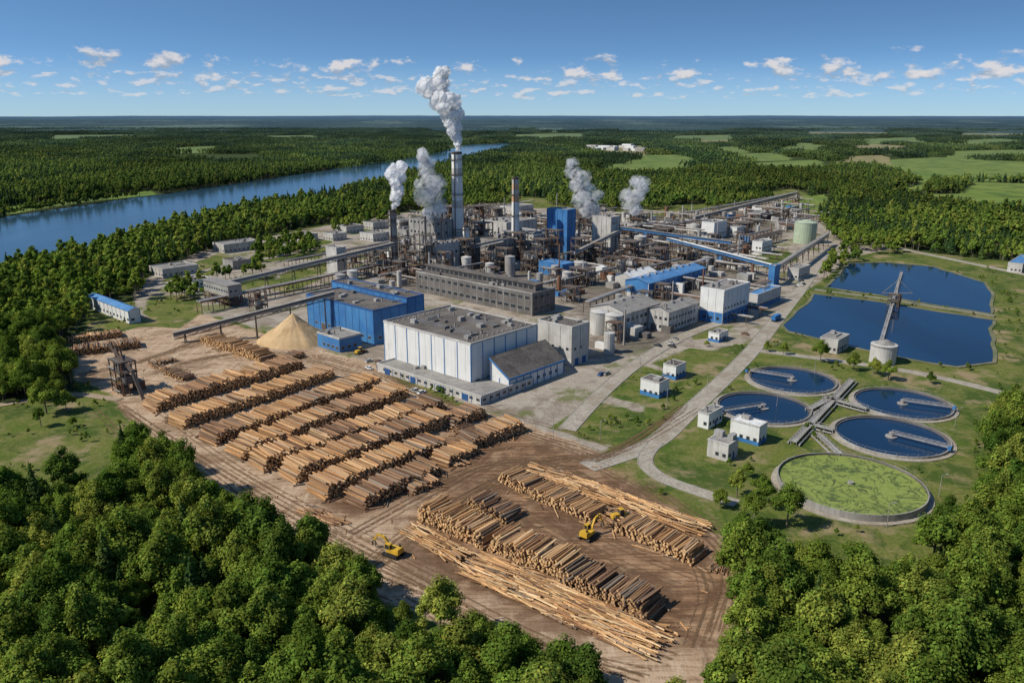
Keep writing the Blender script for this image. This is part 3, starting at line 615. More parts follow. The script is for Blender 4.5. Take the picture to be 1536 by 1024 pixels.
building('pulp_mill_building',(800,394,750,832,354),'lgrey','roofg',vents=9,big=1.6,win=[(6,2,2,2,2,'LR'),(14,2,2,2,2,'LR'),(20,1.5,2,2,2,'LR')],rib=(6,.4,'dgrey','LR',.2))
building('digester_building',(745,402,712,772,362),'grey','roof',vents=8,big=1.5,win=[(8,2,2,2,2,'LR'),(16,2,2,2,2,'LR')],rib=(6,.4,'dgrey','LR',.2))
building('chemical_plant_building',(760,372,722,805,335),'lgrey','roofg',vents=8,big=1.5,win=[(12,2,2,2,2,'LR')],rib=(6,.4,'grey','LR',.2))
building('compressor_building',(845,416,808,862,398),'blue','roofb',vents=3,win=[(3,1.4,2,2,2,'LR')])
building('warehouse_hall',(972,449,937,1057,425),'blue','roofb',gable=('p',2.2),rib=(7,.3,'white','R',.12),win=[(1.5,2.,3,2,1,'R')],base=('lgrey',3.))
building('storage_hall',(948,434,922,985,417),'lgrey','roofw',gable=('p',3.))
building('bleaching_plant',(938,504,884,988,470),'lgrey','roofg',gable=('p',3.5),rib=(6,.35,'grey','LR',.15),win=[(2,2.,2.5,2,1,'LR'),(8,2.,2.5,2,1,'LR')])
building('workshop_building',(1002,499,972,1046,468),'lgrey','roofg',gable=('p',2.4),rib=(5,.3,'grey','LR',.12),win=[(2,1.6,1.8,1.6,1,'LR'),(7,1.6,1.8,1.6,1,'LR')],door=('L',2,3.5,4,'dgrey'))
building('finishing_building',(1083,486,1048,1121,437),'white','roofg',vents=9,base=('blue',6.5),win=[(8.5,1.3,1.6,2.4,2,'R'),(2,1.6,2,2.5,2,'LR')],rib=(6,.2,'lgrey','LR',.1))
building('pump_building',(1135,465,1118,1170,443),'lgrey','roofb',vents=3,win=[(2,1.6,1.8,1.6,1,'LR')],base=('blue',3))
building('water_treatment_building',(1070,359,1051,1089,335),'white','roofg',vents=4,win=[(4,1.6,1.8,2,1,'LR')])
building('office_building',(1142,383,1127,1157,364),'white','roofg',vents=3,win=[(2,1.4,1.6,1.4,1,'LR'),(5.5,1.4,1.6,1.4,1,'LR')])
building('gate_house',(1197,420,1180,1214,404),'lgrey','roofg',vents=2,win=[(1.5,1.4,1.6,1.4,1,'LR')])
building('blue_roof_warehouse',(195,486,135,212,466),'white','roofb',gable=('q',1.5),win=[(1.8,1.3,2,3,1,'LR')],rib=(6,.3,'blue','LR',.1))
for sp in [(245,417,225,298,405),(337,380,320,392,368),(350,405,335,377,393),(450,364,435,477,354),(520,351,505,545,341),(600,343,585,628,332),(560,345,545,583,335),(560,363,540,590,352),(500,362,485,520,352),
           (610,356,596,640,346),(1140,332,1120,1160,321),(1010,345,990,1035,335),(960,350,940,985,338),(1180,345,1165,1200,335),(1105,352,1090,1125,342),(690,326,670,715,318),(770,320,750,800,311),(860,342,840,885,332),(290,432,272,318,422),(430,376,415,450,368)]:
    building('low_warehouse',sp,random.choice(['lgrey','white','grey','lgrey']),random.choice(['roofg','roofg','roof']),vents=4,win=[(1.4,1.2,1.8,2.5,1,'LR')],rib=(6,.25,'grey','LR',.1))
for sp,r,wl,bs in [((1062,644,1046,1083,622),'roofg','white',None),((1137,669,1094,1149,641),'roofw','white',('blue',1.6)),((1091,693,1060,1106,668),'roofg','lgrey',None),((1255,531,1228,1272,511),'roofg','lgrey',None),
        ((988,598,960,1003,575),'roof','white',('blue',2.)),((1013,570,994,1028,550),'roof','white',('blue',2.)),((1078,514,1062,1092,501),'roofg','white',('blue',1.5)),((1532,410,1510,1560,396),'roofb','lgrey',None)]:
    building('pump_house',sp,wl,r,vents=2,win=[(1.5,1.3,1.3,1.5,.8,'LR')],base=bs,door=('R',1,1.2,2.3,'blued'),par=.35,trim='lgrey')
# ------------------------------------------------------------------ steelwork, tanks, pipes
def frame(mb,F,W,L,H,lev,fill=.6):
    def T(p,q,z): return (F[0]+p*Vv[0]-q*U[0],F[1]+p*Vv[1]-q*U[1],z)
    nW=max(1,round(W/6));nL=max(1,round(L/6))
    for i in range(nW+1):
        for j in range(nL+1): mb.beam(T(W*i/nW,L*j/nL,0),T(W*i/nW,L*j/nL,H),.45,.45,'steel')
    for k in range(1,lev+1):
        z=H*k/lev
        for i in range(nW+1): mb.beam(T(W*i/nW,-.5,z),T(W*i/nW,L+.5,z),.35,.5,'steel')
        for j in range(nL+1): mb.beam(T(-.5,L*j/nL,z-.02),T(W+.5,L*j/nL,z-.02),.35,.5,'steel')
        if random.random()<.7: mb.lbox(F,0,W,0,L,z+.26,z+.36,'steel')
        for a,b in ((T(-.4,-.4,z+1.3),T(W,-.4,z+1.3)),(T(-.4,-.4,z+1.3),T(-.4,L,z+1.3))): mb.beam(a,b,.1,.1,'yellow' if random.random()<.15 else 'steell')
        zl=H*(k-1)/lev
        for i in range(nW):
            if random.random()<.6: mb.beam(T(W*i/nW,-.05,zl),T(W*(i+1)/nW,-.05,z),.2,.2,'steel')
        for j in range(nL):
            if random.random()<.6: mb.beam(T(-.05,L*j/nL,zl),T(-.05,L*(j+1)/nL,z),.2,.2,'steel')
        for t in range(int(W*L/22*fill)+1):
            p=random.uniform(.15,.85)*W;q=random.uniform(.15,.85)*L; hh=H/lev*random.uniform(.4,.95); r=random.uniform(.6,1.8)
            if random.random()<.5: mb.cyl(T(p,q,z-H/lev+.4),T(p,q,z-H/lev+.4+hh),r,r,12,random.choice(['steell','steell','grey','rust','lgrey','dgrey']))
            else: mb.lbox(F,p-r,p+r,q-r,q+r,z-H/lev+.4,z-H/lev+.4+hh,random.choice(['steell','grey','lgrey','lgrey','dgrey','rust']))
        for t in range(2):
            p=random.uniform(0,W); mb.cyl(T(p,-.8,z-H/lev),T(p,-.8,z+.5),.25,.25,8,random.choice(['steell','rust'])); q=random.uniform(0,L); mb.cyl(T(-.8,q,z-H/lev*.6),T(-.8,min(L,q+6),z-H/lev*.6),.3,.3,8,random.choice(['steell','rust','grey']))
def tank(mb,x,y,r,h,m,dome=True,z=0):
    mb.cyl((x,y,z),(x,y,z+h),r,r,28,m)
    if dome: mb.cyl((x,y,z+h),(x,y,z+h+r*.25),r*1.02,r*.15,28,m)
    mb.cyl((x,y,z+h-.3),(x,y,z+h-.1),r+.15,r+.15,28,'steell'); mb.beam((x+r,y-r*.3,z),(x+r*1.02,y-r*.3,z+h+1),.4,.1,'steel')
def piperack(mb,a,b,z,n=4,w=4.):
    a=Vector((*a,0));b=Vector((*b,0)); d=(b-a); L=d.length; d.normalize(); s=Vector((d.y,-d.x,0))
    for k in range(int(L/8)+1):
        c=a+d*min(L,k*8)
        for e in (-1,1): mb.beam(c+s*e*w/2,c+s*e*w/2+Vector((0,0,z)),.35,.35,'steel')
        mb.beam(c-s*w/2+Vector((0,0,z)),c+s*w/2+Vector((0,0,z)),.35,.4,'steel')
    for i in range(n):
        o=s*(-w/2+w*(i+.5)/n); r=random.uniform(.2,.5); mb.cyl(a+o+Vector((0,0,z+.25+r)),b+o+Vector((0,0,z+.25+r)),r,r,8,random.choice(['steell','grey','steell','rust','lgrey']))
    for e in (-1,1): mb.beam(a+s*e*w/2+Vector((0,0,z+.1)),b+s*e*w/2+Vector((0,0,z+.1)),.25,.35,'steel')
for x,y,W_,L_,H_,lv in [(640,412,12,14,30,4),(610,405,10,8,26,4),(700,405,10,14,24,4),(725,392,12,16,32,5),(780,398,10,14,26,4),(815,405,10,12,24,4),(835,402,8,12,30,5),(870,395,12,10,20,3),
    (680,372,14,16,38,5),(720,362,12,14,34,5),(840,365,14,18,22,3),(900,395,10,16,16,3),(950,392,14,14,16,3),(990,400,12,12,14,3),(1030,392,12,16,12,2),(575,412,8,10,18,3),(550,416,8,8,10,2),
    (880,430,10,16,12,2),(915,352,16,20,18,3),(960,345,18,20,16,3),(1000,360,14,14,10,2),(880,345,16,20,20,3),(1080,380,10,14,8,2),(1105,405,10,12,8,2),(860,455,8,10,10,2),(700,350,14,16,26,3),(790,362,14,12,28,4),(745,348,14,16,24,3),
    (1120,350,12,14,10,2),(1160,330,14,14,12,2),(1090,345,12,12,12,2),(560,395,8,10,12,2),(530,405,8,8,10,2),(625,418,8,10,20,3),(668,415,8,8,18,3),(760,408,8,12,18,3),(796,410,8,10,16,3),(735,410,8,10,16,3),(925,410,10,12,12,2),(600,418,8,8,12,2)]:
    mb=MB(); frame(mb,G(x,y),W_,L_,H_,lv); mb.build('process_steel_structure')
for x,y,r,h,mt in [(898,500,5,13,'lgrey'),(920,505,5,13,'lgrey'),(1206,364,10.5,20,'green'),(700,412,4,14,'lgrey'),(765,415,4,16,'steell'),(735,418,3.5,12,'lgrey'),(640,425,4,10,'steell'),(850,428,3.5,10,'lgrey'),
    (870,412,5,10,'lgrey'),(930,408,4,9,'grey'),(1110,440,4,8,'lgrey'),(1060,400,4,8,'grey'),(1015,415,4,9,'steell'),(960,370,6,10,'lgrey'),(830,350,7,12,'grey'),(1040,350,6,9,'lgrey'),(790,345,7,14,'lgrey'),(530,430,4,12,'lgrey'),(512,432,4,10,'steell')]:
    mb=MB(); X,Y=G(x,y); tank(mb,X,Y,r,h,mt); mb.build('storage_tank')
mb=MB(); X,Y=G(1323,543); tank(mb,X,Y,6.2,9.5,'lgrey'); mb.cyl((X,Y,9),(X,Y,11.5),6.5,2,28,'roofg'); mb.build('sludge_silo')
zp=np.array(ZONE); mb=MB(); cnt=0
while cnt<620:
    x=random.uniform(zp[:,0].min(),zp[:,0].max()); y=random.uniform(zp[:,1].min(),zp[:,1].max())
    if not inside(np.array([x]),np.array([y]),ZONE)[0]: continue
    cnt+=1; k=random.random(); F=(x,y)
    if k<.35: mb.lbox(F,0,random.uniform(2,9),0,random.uniform(2,12),0,random.uniform(2.5,7),random.choice(['lgrey','grey','lgrey','dgrey','steell','blue','rust','white','grey']))
    elif k<.6: r=random.uniform(1,3.); mb.cyl((x,y,0),(x,y,random.uniform(4,12)),r,r,14,random.choice(['steell','lgrey','grey','lgrey','rust']))
    elif k<.85:
        D=U if random.random()<.5 else Vv; l=random.uniform(20,70); piperack(mb,(x,y),(x+D[0]*l,y+D[1]*l),random.uniform(4,9),3,3.)
    elif k<.93: frame(mb,F,random.uniform(5,9),random.uniform(5,9),random.uniform(8,14),2,.8)
    else: mb.cyl((x,y,0),(x,y,random.uniform(14,30)),.6,.5,10,random.choice(['steell','rust','lgrey']))
mb.build('process_equipment')
mb=MB()
for a,b in [((300,470),(620,400)),((880,470),(1060,400)),((1020,330),(1195,296)),((980,372),(1150,402)),((930,352),(1160,330)),((430,405),(600,372)),((600,420),(760,360))]:
    piperack(mb,G(*a),G(*b),7,5,5.)
mb.build('pipe_rack')
def chimney(name,x,yb,yt,r0,r1,mt,bands,top=None,alt=None):
    X,Y=G(x,yb); h=ZH(Y,yt); mb=MB(); n=14
    for i in range(n):
        a=i/n;b=(i+1)/n; mm=mt
        if alt and i%4==3: mm=alt
        if top and i>=n-4: mm=top[i%2]
        mb.cyl((X,Y,h*a),(X,Y,h*b),r0+(r1-r0)*a,r0+(r1-r0)*b,32,mm,False)
    mb.cyl((X,Y,h-.8),(X,Y,h+.1),r1*.82,r1*.8,32,'black'); mb.cyl((X,Y,h-1.6),(X,Y,h),r1*1.06,r1*1.1,32,'steel',False)
    for t in bands:
        r=r0+(r1-r0)*t; mb.cyl((X,Y,h*t),(X,Y,h*t+.35),r+1.1,r+1.1,24,'steel'); 
        for k in range(16):
            a=k*.3927; p=(X+math.cos(a)*(r+1.05),Y+math.sin(a)*(r+1.05),h*t); mb.cyl(p,(p[0],p[1],h*t+1.4),.06,.06,4,'steel',False)
        mb.cyl((X,Y,h*t+1.3),(X,Y,h*t+1.45),r+1.1,r+1.1,24,'steel',False)
    mb.beam((X-r0*.4,Y-r0-.2,0),(X-r1*.4,Y-r1-.2,h),.7,.3,'steel')
    mb.build(name)
chimney('smokestack',688,392,228,5.2,4.2,'white',(.3,.62,.8,.93),None,'lgrey')
chimney('smokestack',592,402,315,3.6,3.0,'grey',(.5,.75,.93),None,'dgrey')
chimney('smokestack',773,392,266,3.7,2.9,'white',(.55,.8),('orange','lgrey'))
chimney('smokestack',700,398,338,3.6,2.6,'white',(.6,.9))
for x,yb,yt in [(640,402,325),(665,400,322),(726,390,330),(820,400,345),(868,385,335),(575,405,370)]: chimney('exhaust_stack',x,yb,yt,1.,.8,'steell',(.9,))
def conveyor(name,a,b,w,h,mt,rf,step=22,truss=True):
    a=Vector(a);b=Vector(b); mb=MB(); d=(b-a);L=d.length;d.normalize(); s=Vector((d.y,-d.x,0)).normalized(); up=Vector((0,0,1))
    mb.beam(a,b,w,h,mt); mb.beam(a+up*(h/2+.12),b+up*(h/2+.12),w+.5,.2,rf)
    for e in (-1,1): mb.beam(a+s*e*(w/2+.02)+up*.3,b+s*e*(w/2+.02)+up*.3,.12,h*.28,'glass')
    n=int(L/3.5)
    if truss:
        lo=up*(-h/2-1.6)
        for e in (-1,1):
            o=s*e*w*.4; mb.beam(a+o+lo,b+o+lo,.25,.25,'steel')
            for k in range(n): mb.beam(a+d*(L*k/n)+o+(lo if k%2 else -up*h/2),a+d*(L*(k+1)/n)+o+(-up*h/2 if k%2 else lo),.18,.18,'steel')
    m_=int(L/step)
    for k in range(m_+1):
        c=a+d*(L*(k+.3)/(m_+.6)); 
        if c.z<4: continue
        for e in (-1,1): mb.beam(Vector((c.x,c.y,0))+s*e*w*.9,c+s*e*w*.4-up*h/2,.45,.45,'steel')
        zz=3
        while zz<c.z-4:
            mb.beam(Vector((c.x,c.y,zz))-s*w*.8,Vector((c.x,c.y,zz+3.5))+s*w*.7,.2,.2,'steel'); zz+=4
    return mb.build(name)
def E(x,yb,yt): X,Y=G(x,yb); return (X,Y,ZH(Y,yt))
conveyor('chip_conveyor',E(262,514,502),E(505,500,440),2.6,2.2,'grey','roofg',18)
conveyor('bark_conveyor',E(345,450,424),E(592,404,366),3.,2.5,'lgrey','roofg',24)
conveyor('blue_conveyor_gallery',E(925,372,341),E(1095,390,364),3,2.2,'blue','roofg',24)
conveyor('blue_conveyor_gallery',E(1000,380,358),E(1160,422,400),2.8,2.2,'blue','roofw',22)
conveyor('conveyor_gallery',E(1157,428,404),E(1240,368,351),2.8,2.2,'lgrey','roofg',24)
conveyor('conveyor_gallery',E(1040,340,327),E(1195,300,289),3.4,2.8,'steell','roofg',40)
conveyor('conveyor_gallery',E(700,400,372),E(755,402,360),3.,2.6,'lgrey','roofg',24)
conveyor('conveyor_gallery',E(860,400,380),E(930,382,345),2.6,2.2,'lgrey','roofg',24)
building('transfer_tower',(507,416,491,521,373),'lgrey','roofg',vents=1,win=[(12,1.5,1.4,2,1,'LR')])
building('transfer_tower',(1160,430,1151,1168,400),'blue','roofw',vents=1)
F,L,W,H=dims(345,462,308,370,430); mb=MB(); frame(mb,F,W*.8,L,H*.45,2); mb.lbox(F,0,W*.8,0,L,H*.48,H,'grey'); mb.lbox(F,-.4,W*.8+.4,-.4,L+.4,H,H+.5,'roofg'); winrow(mb,F,L,W*.8,H*.7,1.4,1.6,1.6); mb.build('chip_screening_house')
mb=MB(); F=G(385,470); frame(mb,F,8,8,13,3,.5); mb.build('conveyor_drive_station')
mb=MB(); F=G(185,594); frame(mb,F,7,11,15,3,.7)
def TT(F,p,q,z): return (F[0]+p*Vv[0]-q*U[0],F[1]+p*Vv[1]-q*U[1],z)
for q in (1,5,9): mb.beam(TT(F,3,q,14),TT(F,3,q+4,21),.6,.6,'steel')
mb.beam(TT(F,3,-6,12),TT(F,3,16,20),1.2,1.2,'steel'); mb.beam(TT(F,3,-6,12),TT(F,3,-14,1),1.4,1.,'steel'); mb.lbox(F,8,11,2,8,0,4,'rust'); mb.build('log_crane')
# ------------------------------------------------------------------ logs
m_log,nt=newmat('timber'); P=pos(nt); at=nd(nt,'ShaderNodeAttribute',attribute_name='col').outputs['Color']
c=mix(nt,mr(nt,noise(nt,P,1.8,4,.7),.38,.72,0,.6),at,mix(nt,1.,at,(.50,.42,.36),'MULTIPLY')); finish(nt,c,.85,.15)
def bark(tone):
    k=random.uniform(.65,1.3)
    b=random.choice([(.42,.23,.105),(.50,.30,.145),(.29,.155,.075),(.54,.36,.20),(.36,.25,.16),(.46,.27,.13)] if tone==0 else [(.20,.115,.07),(.29,.17,.095),(.14,.085,.055),(.36,.22,.125),(.24,.19,.145)] if tone==1 else [(.58,.34,.155),(.66,.43,.215),(.46,.26,.115),(.66,.48,.28),(.30,.165,.085),(.52,.34,.18)])
    return tuple(x*k for x in b)
def log(mb,c,d,L,r,tone,n=7):
    d=Vector(d).normalized(); c=Vector(c); a=c-d*L/2;b=c+d*L/2; s=d.cross(Vector((0,0,1))).normalized(); u=s.cross(d); ph=random.random()
    r2=r*random.uniform(.75,.95); vs=[]
    for e,rr in ((a,r),(b,r2)): vs+=[e+(s*math.cos(6.2832*(i+ph)/n)+u*math.sin(6.2832*(i+ph)/n))*rr for i in range(n)]
    k=bark(tone); o=len(mb.v); mb.v.extend([v[:] for v in vs])
    for i in range(n): mb.f.append((o+i,o+(i+1)%n,o+n+(i+1)%n,o+n+i)); mb.m.append(0); mb.c.append(k)
    e=random.uniform(.75,1.15); ec=(.74*e,.49*e,.25*e) if tone!=1 else (.55*e,.35*e,.18*e)
    if random.random()<.15: ec=(.34*e,.21*e,.12*e)
    mb.f.append(tuple(o+i for i in range(n))[::-1]); mb.m.append(0); mb.c.append(ec)
    mb.f.append(tuple(o+n+i for i in range(n))); mb.m.append(0); mb.c.append(ec)
def pile(a,b,LL,H,r,tone,name='log_pile'):
    a=Vector((*a,0));b=Vector((*b,0)); d=b-a; L=d.length; d.normalize(); s=Vector((-d.y,d.x,0)); mb=MB(); lay=max(2,int(H/(r*1.75))); ph=random.random()*9
    ns=max(1,round(L/14)); tl=[tone if random.random()<.68 else (1 if tone!=1 else 0) for _ in range(ns+1)]; of=[random.uniform(-.5,.5) for _ in range(ns+1)]; hs=[random.uniform(.78,1.06) for _ in range(ns+1)]
    for k in range(lay):
        t=k*r*.75+ (r if k%2 else 0)
        while t<L-k*r*.75:
            si=int(t/L*ns); fr=(t/L*ns)%1; h0=hs[si]; h1=hs[min(ns,si+1)]; sm=max(0,(fr-.8)/.2); hh=lay*(h0*(1-sm)+h1*sm)*(.92+.4*mnoise.noise(Vector((t/4.,ph,0))))
            gap=abs(fr-.5)>.478
            if k<hh and not (gap and k>lay*.6):
                yaw=random.gauss(0,.045); dd=s*math.cos(yaw)+d*math.sin(yaw); dd.z=random.gauss(0,.01)
                c=a+d*(t+random.uniform(-.12,.12))+s*(of[si]+random.gauss(0,.35))+Vector((0,0,r+k*r*1.72+random.uniform(-.05,.08)))
                if k>=hh-1.5: c+=s*random.gauss(0,.6); c.z+=random.uniform(0,.25)
                log(mb,c,dd,LL*random.uniform(.88,1.06),r*random.uniform(.7,1.18),tl[si] if random.random()<.85 else random.choice([0,1]))
            t+=r*2.02
    for i in range(int(L/2.2)):
        c=a+d*random.uniform(0,L)+s*random.choice([-1,1])*(LL/2+random.uniform(.8,2.5)); c.z=r*.8; an=random.uniform(-.9,.9); log(mb,c,d*math.cos(an)+s*math.sin(an),random.uniform(2,7),r*random.uniform(.35,.7),random.choice([0,1]))
    return mb.build(name,[m_log])
def poles(a,b,Wd,H,r,tone,n,l0=7,l1=14,name='pole_stack'):
    a=Vector((*a,0));b=Vector((*b,0)); d=b-a; L=d.length; d.normalize(); s=Vector((-d.y,d.x,0)); mb=MB()
    for i in range(n):
        o=random.uniform(-1,1); z=r+random.random()**.7*H*(1-abs(o)**2*.8); yaw=random.gauss(0,.13); dd=d*math.cos(yaw)+s*math.sin(yaw); dd.z=random.gauss(0,.02)
        ll=random.uniform(l0,l1); c=a+d*random.uniform(ll/2,max(ll/2+.1,L-ll/2))+s*o*Wd/2; c.z=z; log(mb,c,dd,ll,r*random.uniform(.5,1.15),tone if random.random()<.65 else random.choice([0,1]),6)
    return mb.build(name,[m_log])
for a,b,LL,H,t in [((95,533),(212,518),11,4.5,1),((100,514),(185,503),9,3.6,1),((222,614),(446,550),12.5,6,0),((264,640),(492,563),12,5.4,0),((310,664),(562,576),12.5,6.4,0),((350,686),(604,591),12,6.2,0),((384,703),(657,611),11.5,6,0),
    ((432,719),(670,630),11.5,6,0),((472,743),(657,667),11,5.6,1),((668,640),(720,620),9,4.6,0),((530,758),(648,703),10,4.8,1),((658,696),(706,674),9,4.2,0),((694,670),(778,641),10,5,1),((312,510),(402,541),9,4.6,0),((690,645),(725,660),7,3,0),
    ((258,636),(300,618),7,3.2,0),((225,548),(262,540),6,2.4,1),((255,560),(285,570),6,2,1),((610,738),(650,722),7,3,1),((420,545),(452,533),7,2.6,1)]:
    pile(G(*a),G(*b),LL,H,.37,t)
for a,b,LL,H,t in [((640,770),(742,816),9.5,5.6,2),((748,814),(864,862),9.5,6,2),((850,862),(985,926),9.5,5.8,2),((712,752),(775,780),8,4,1),((762,716),(900,780),8.5,4.2,0),((930,790),(1052,838),8.5,4,1)]:
    pile(G(*a),G(*b),LL,H,.35,t)
poles(G(610,793),G(705,845),7,2.6,.25,2,150,5,10); poles(G(700,842),G(1005,975),13,1.9,.25,2,680,6,12); poles(G(790,703),G(1065,800),9,2.4,.26,2,480,6,12); poles(G(830,735),G(930,790),7,2,.25,0,110,5,10)
poles(G(1072,862),G(1100,825),5,1.5,.25,1,50,4,7); poles(G(225,545),G(262,560),6,1.,.3,1,30,3,6); poles(G(450,760),G(520,790),6,.8,.25,1,50,3,8); poles(G(760,870),G(900,950),8,.6,.25,1,80,4,9); poles(G(660,688),G(700,700),6,1.2,.25,0,50,4,7)
mb=MB(); dz=np.array(DIRT)
for i in range(2600):
    x=random.uniform(dz[:,0].min(),dz[:,0].max()); y=random.uniform(dz[:,1].min(),dz[:,1].max())
    if mnoise.noise(Vector((x/14.,y/14.,2)))<.05 or not inside(np.array([x]),np.array([y]),DIRT)[0]: continue
    an=random.uniform(0,3.14); log(mb,(x,y,.1),(math.cos(an),math.sin(an),0),random.uniform(.5,3.5),random.uniform(.08,.24),random.choice([0,1,1]),5)
mb.build('bark_debris',[m_log])
# chip pile
X,Y=G(442,510); hC=ZH(Y,467); rC=(492-393)/2/FS*(Y*CT+HC*ST); mb=MB(); nr,na=30,90; vs=[];
for i in range(nr+1):
    t=i/nr
    for j in range(na):
        a=6.2832*j/na; lob=1+.16*mnoise.noise(Vector((math.cos(a)*1.6,math.sin(a)*1.6,1)))+.05*mnoise.noise(Vector((math.cos(a)*6,math.sin(a)*6,1))); rr=rC*t*lob
        px,py=math.cos(a)*rr,math.sin(a)*rr
        z=hC*(1-math.sqrt(t*t+.004)*1.0)*(1-.12*math.sin(t*3.14))+(.9*mnoise.noise(Vector((px/6,py/6,4)))+.4*mnoise.noise(Vector((px/1.5,py/1.5,4))))*(1-t)*min(1,t*5)
        vs.append((X+px*1.1,Y+py,max(z,-.1 if i==nr else .02)))
mb.add(vs,[(i*na+j,(i+1)*na+j,(i+1)*na+(j+1)%na,i*na+(j+1)%na) for i in range(nr) for j in range(na)],0)
m,nt=newmat('wood_chips'); P=pos(nt); n=noise(nt,P,2.2,5,.7); c=mix(nt,mr(nt,noise(nt,P,.15,4),.4,.65),(.60,.43,.245),(.44,.30,.16)); c=mix(nt,mr(nt,n,.4,.7,0,.6),c,(.32,.2,.1)); finish(nt,c,.95,.1,bump=n,bs=.8,bd=.4)
mb.build('wood_chip_pile',[m],smooth=True)
# ------------------------------------------------------------------ clarifiers
m,nt=newmat('algae_water'); P=pos(nt); a=noise(nt,P,.07,6,.65,2.); b=noise(nt,P,.5,5,.7)
c=mix(nt,mr(nt,b,.35,.7),(.17,.225,.045),(.25,.285,.075)); k=mth(nt,'ABSOLUTE',mth(nt,'SUBTRACT',a,.5)); c=mix(nt,mr(nt,k,.0,.03,.95,0),c,(.030,.045,.02)); c=mix(nt,mr(nt,noise(nt,P,.13,5,.7),.55,.62,0,.8),c,(.06,.085,.03)); finish(nt,c,.6,.2); M['algae']=m
M['wdark']=wp
def clar(t,l,r,b,rim,mw,ang):
    cx=(l+r)/2; y1=G(cx,t)[1];y0=G(cx,b)[1]; Yc=(y0+y1)/2; X=(cx-768)/FS*(Yc*CT+HC*ST); R=((y1-y0)/2+(r-l)/2/FS*(Yc*CT+HC*ST))/2
    mb=MB(); n=72
    def ring(ra,rb,za,zb,m):
        vs=[];
        for i in range(n):
            a=6.2832*i/n; c_,s_=math.cos(a),math.sin(a); vs+=[(X+c_*ra,Yc+s_*ra,za),(X+c_*rb,Yc+s_*rb,zb)]
        mb.add(vs,[(2*i,2*((i+1)%n),2*((i+1)%n)+1,2*i+1) for i in range(n)],m)
    ring(R+1.8,R+1.8,0,.3,'conc'); ring(R+1.8,R,.3,.3,'road'); ring(R,R,0,rim,'grey'); ring(R,R-.35,rim,rim,'conc'); ring(R-.35,R-.35,rim,rim-1.2,'dgrey')
    if mw!='algae': ring(R-.35,R-1.1,rim-.55,rim-.55,'dgrey'); ring(R-1.1,R-1.1,rim-.55,rim-1.2,'dgrey')
    mb.add([(X+math.cos(6.2832*i/n)*(R-.3),Yc+math.sin(6.2832*i/n)*(R-.3),rim-.9) for i in range(n)],[tuple(range(n))],mw)
    for i in range(0,n,2):
        a=6.2832*i/n; p=(X+math.cos(a)*(R+.1),Yc+math.sin(a)*(R+.1),rim); mb.cyl(p,(p[0],p[1],rim+1.1),.05,.05,4,'steell',False)
    ring(R+.1,R+.1,rim+1.05,rim+1.13,'steell')
    mb.cyl((X,Yc,0),(X,Yc,rim+(1. if mw!='algae' else -.2)),1.,1.,20,'grey')
    if mw!='algae':
        mb.cyl((X,Yc,rim-.8),(X,Yc,rim-.5),2.2,2.2,20,'steell')
        d=Vector((math.cos(ang),math.sin(ang),0)); s=Vector((-d.y,d.x,0)); o=Vector((X,Yc,rim+.7)); e=o+d*(R+.6)
        mb.beam(o,e,1.3,.2,'steell')
        for k in (-.65,.65):
            mb.beam(o+s*k+Vector((0,0,1.1)),e+s*k+Vector((0,0,1.1)),.1,.1,'steell')
            N=10
            for i in range(N): mb.beam(o+d*R*i/N+s*k,o+d*R*(i+1)/N+s*k+Vector((0,0,1.1)),.08,.08,'steell'); mb.beam(o+d*R*i/N+s*k,o+d*R*i/N+s*k+Vector((0,0,1.1)),.08,.08,'steell')
        mb.lbox((e.x-1,e.y-1),0,1.6,0,1.2,rim,rim+1.3,'blue')
    mb.build('clarifier_tank')
for tt,an,mw,rm in zip(TANKS,(2.6,3.5,-.45,-.75,0),('wdark','wdark','wdark','wdark','algae'),(1.2,1.2,1.2,1.2,2.6)): clar(*tt,rm,mw,an)
mb=MB()
for a,b in [((1190,668),(1278,574)),((1212,640),(1250,650)),((1235,600),(1300,618)),((1225,655),(1262,690)),((1248,600),(1215,618))]:
    A=Vector((*G(*a),1.6));B=Vector((*G(*b),1.6)); mb.beam(A,B,2.2,.3,'conc'); d=(B-A).normalized(); s=Vector((-d.y,d.x,0))
    for k in (-1.05,1.05):
        mb.beam(A+s*k+Vector((0,0,1.1)),B+s*k+Vector((0,0,1.1)),.1,.1,'steell'); N=int((B-A).length/3)
        for i in range(N+1): c=A+(B-A)*i/max(1,N)+s*k; mb.beam((c.x,c.y,0),(c.x,c.y,2.7),.16,.16,'steell')
    for k in (-2.1,2.1): mb.cyl(A+s*k-Vector((0,0,.9)),B+s*k-Vector((0,0,.9)),.35,.35,8,'grey')
mb.build('clarifier_walkway')
mb=MB()
def walk(a,b,w_,z):
    A=Vector((*G(*a),z));B=Vector((*G(*b),z)); mb.beam(A,B,w_,.3,'steell'); d=(B-A).normalized(); s=Vector((-d.y,d.x,0)); N=int((B-A).length/3)
    for k in (-w_/2,w_/2):
        mb.beam(A+s*k+Vector((0,0,1.2)),B+s*k+Vector((0,0,1.2)),.12,.12,'steell')
        for i in range(N+1): c=A+(B-A)*i/N+s*k; mb.beam((c.x,c.y,0),(c.x,c.y,z+1.2),.15,.15,'steell')
walk((1352,412),(1318,528),1.8,2.)
A=chaikin(GP([(1222,436),(1320,449),(1400,462),(1492,476)]),2); ribbon(mb,A,3.,.1,'bank',th=1.); ribbon(mb,A,1.4,1.1,'conc',th=.12)
F=G(1345,462); frame(mb,F,6,6,8,2,.3); c=Vector((F[0]+1,F[1]+4,8)); mb.beam(c,c+Vector((0,0,10)),.7,.7,'steell'); mb.beam(c+Vector((-10,0,1)),c+Vector((10,0,1)),.4,.4,'steell')
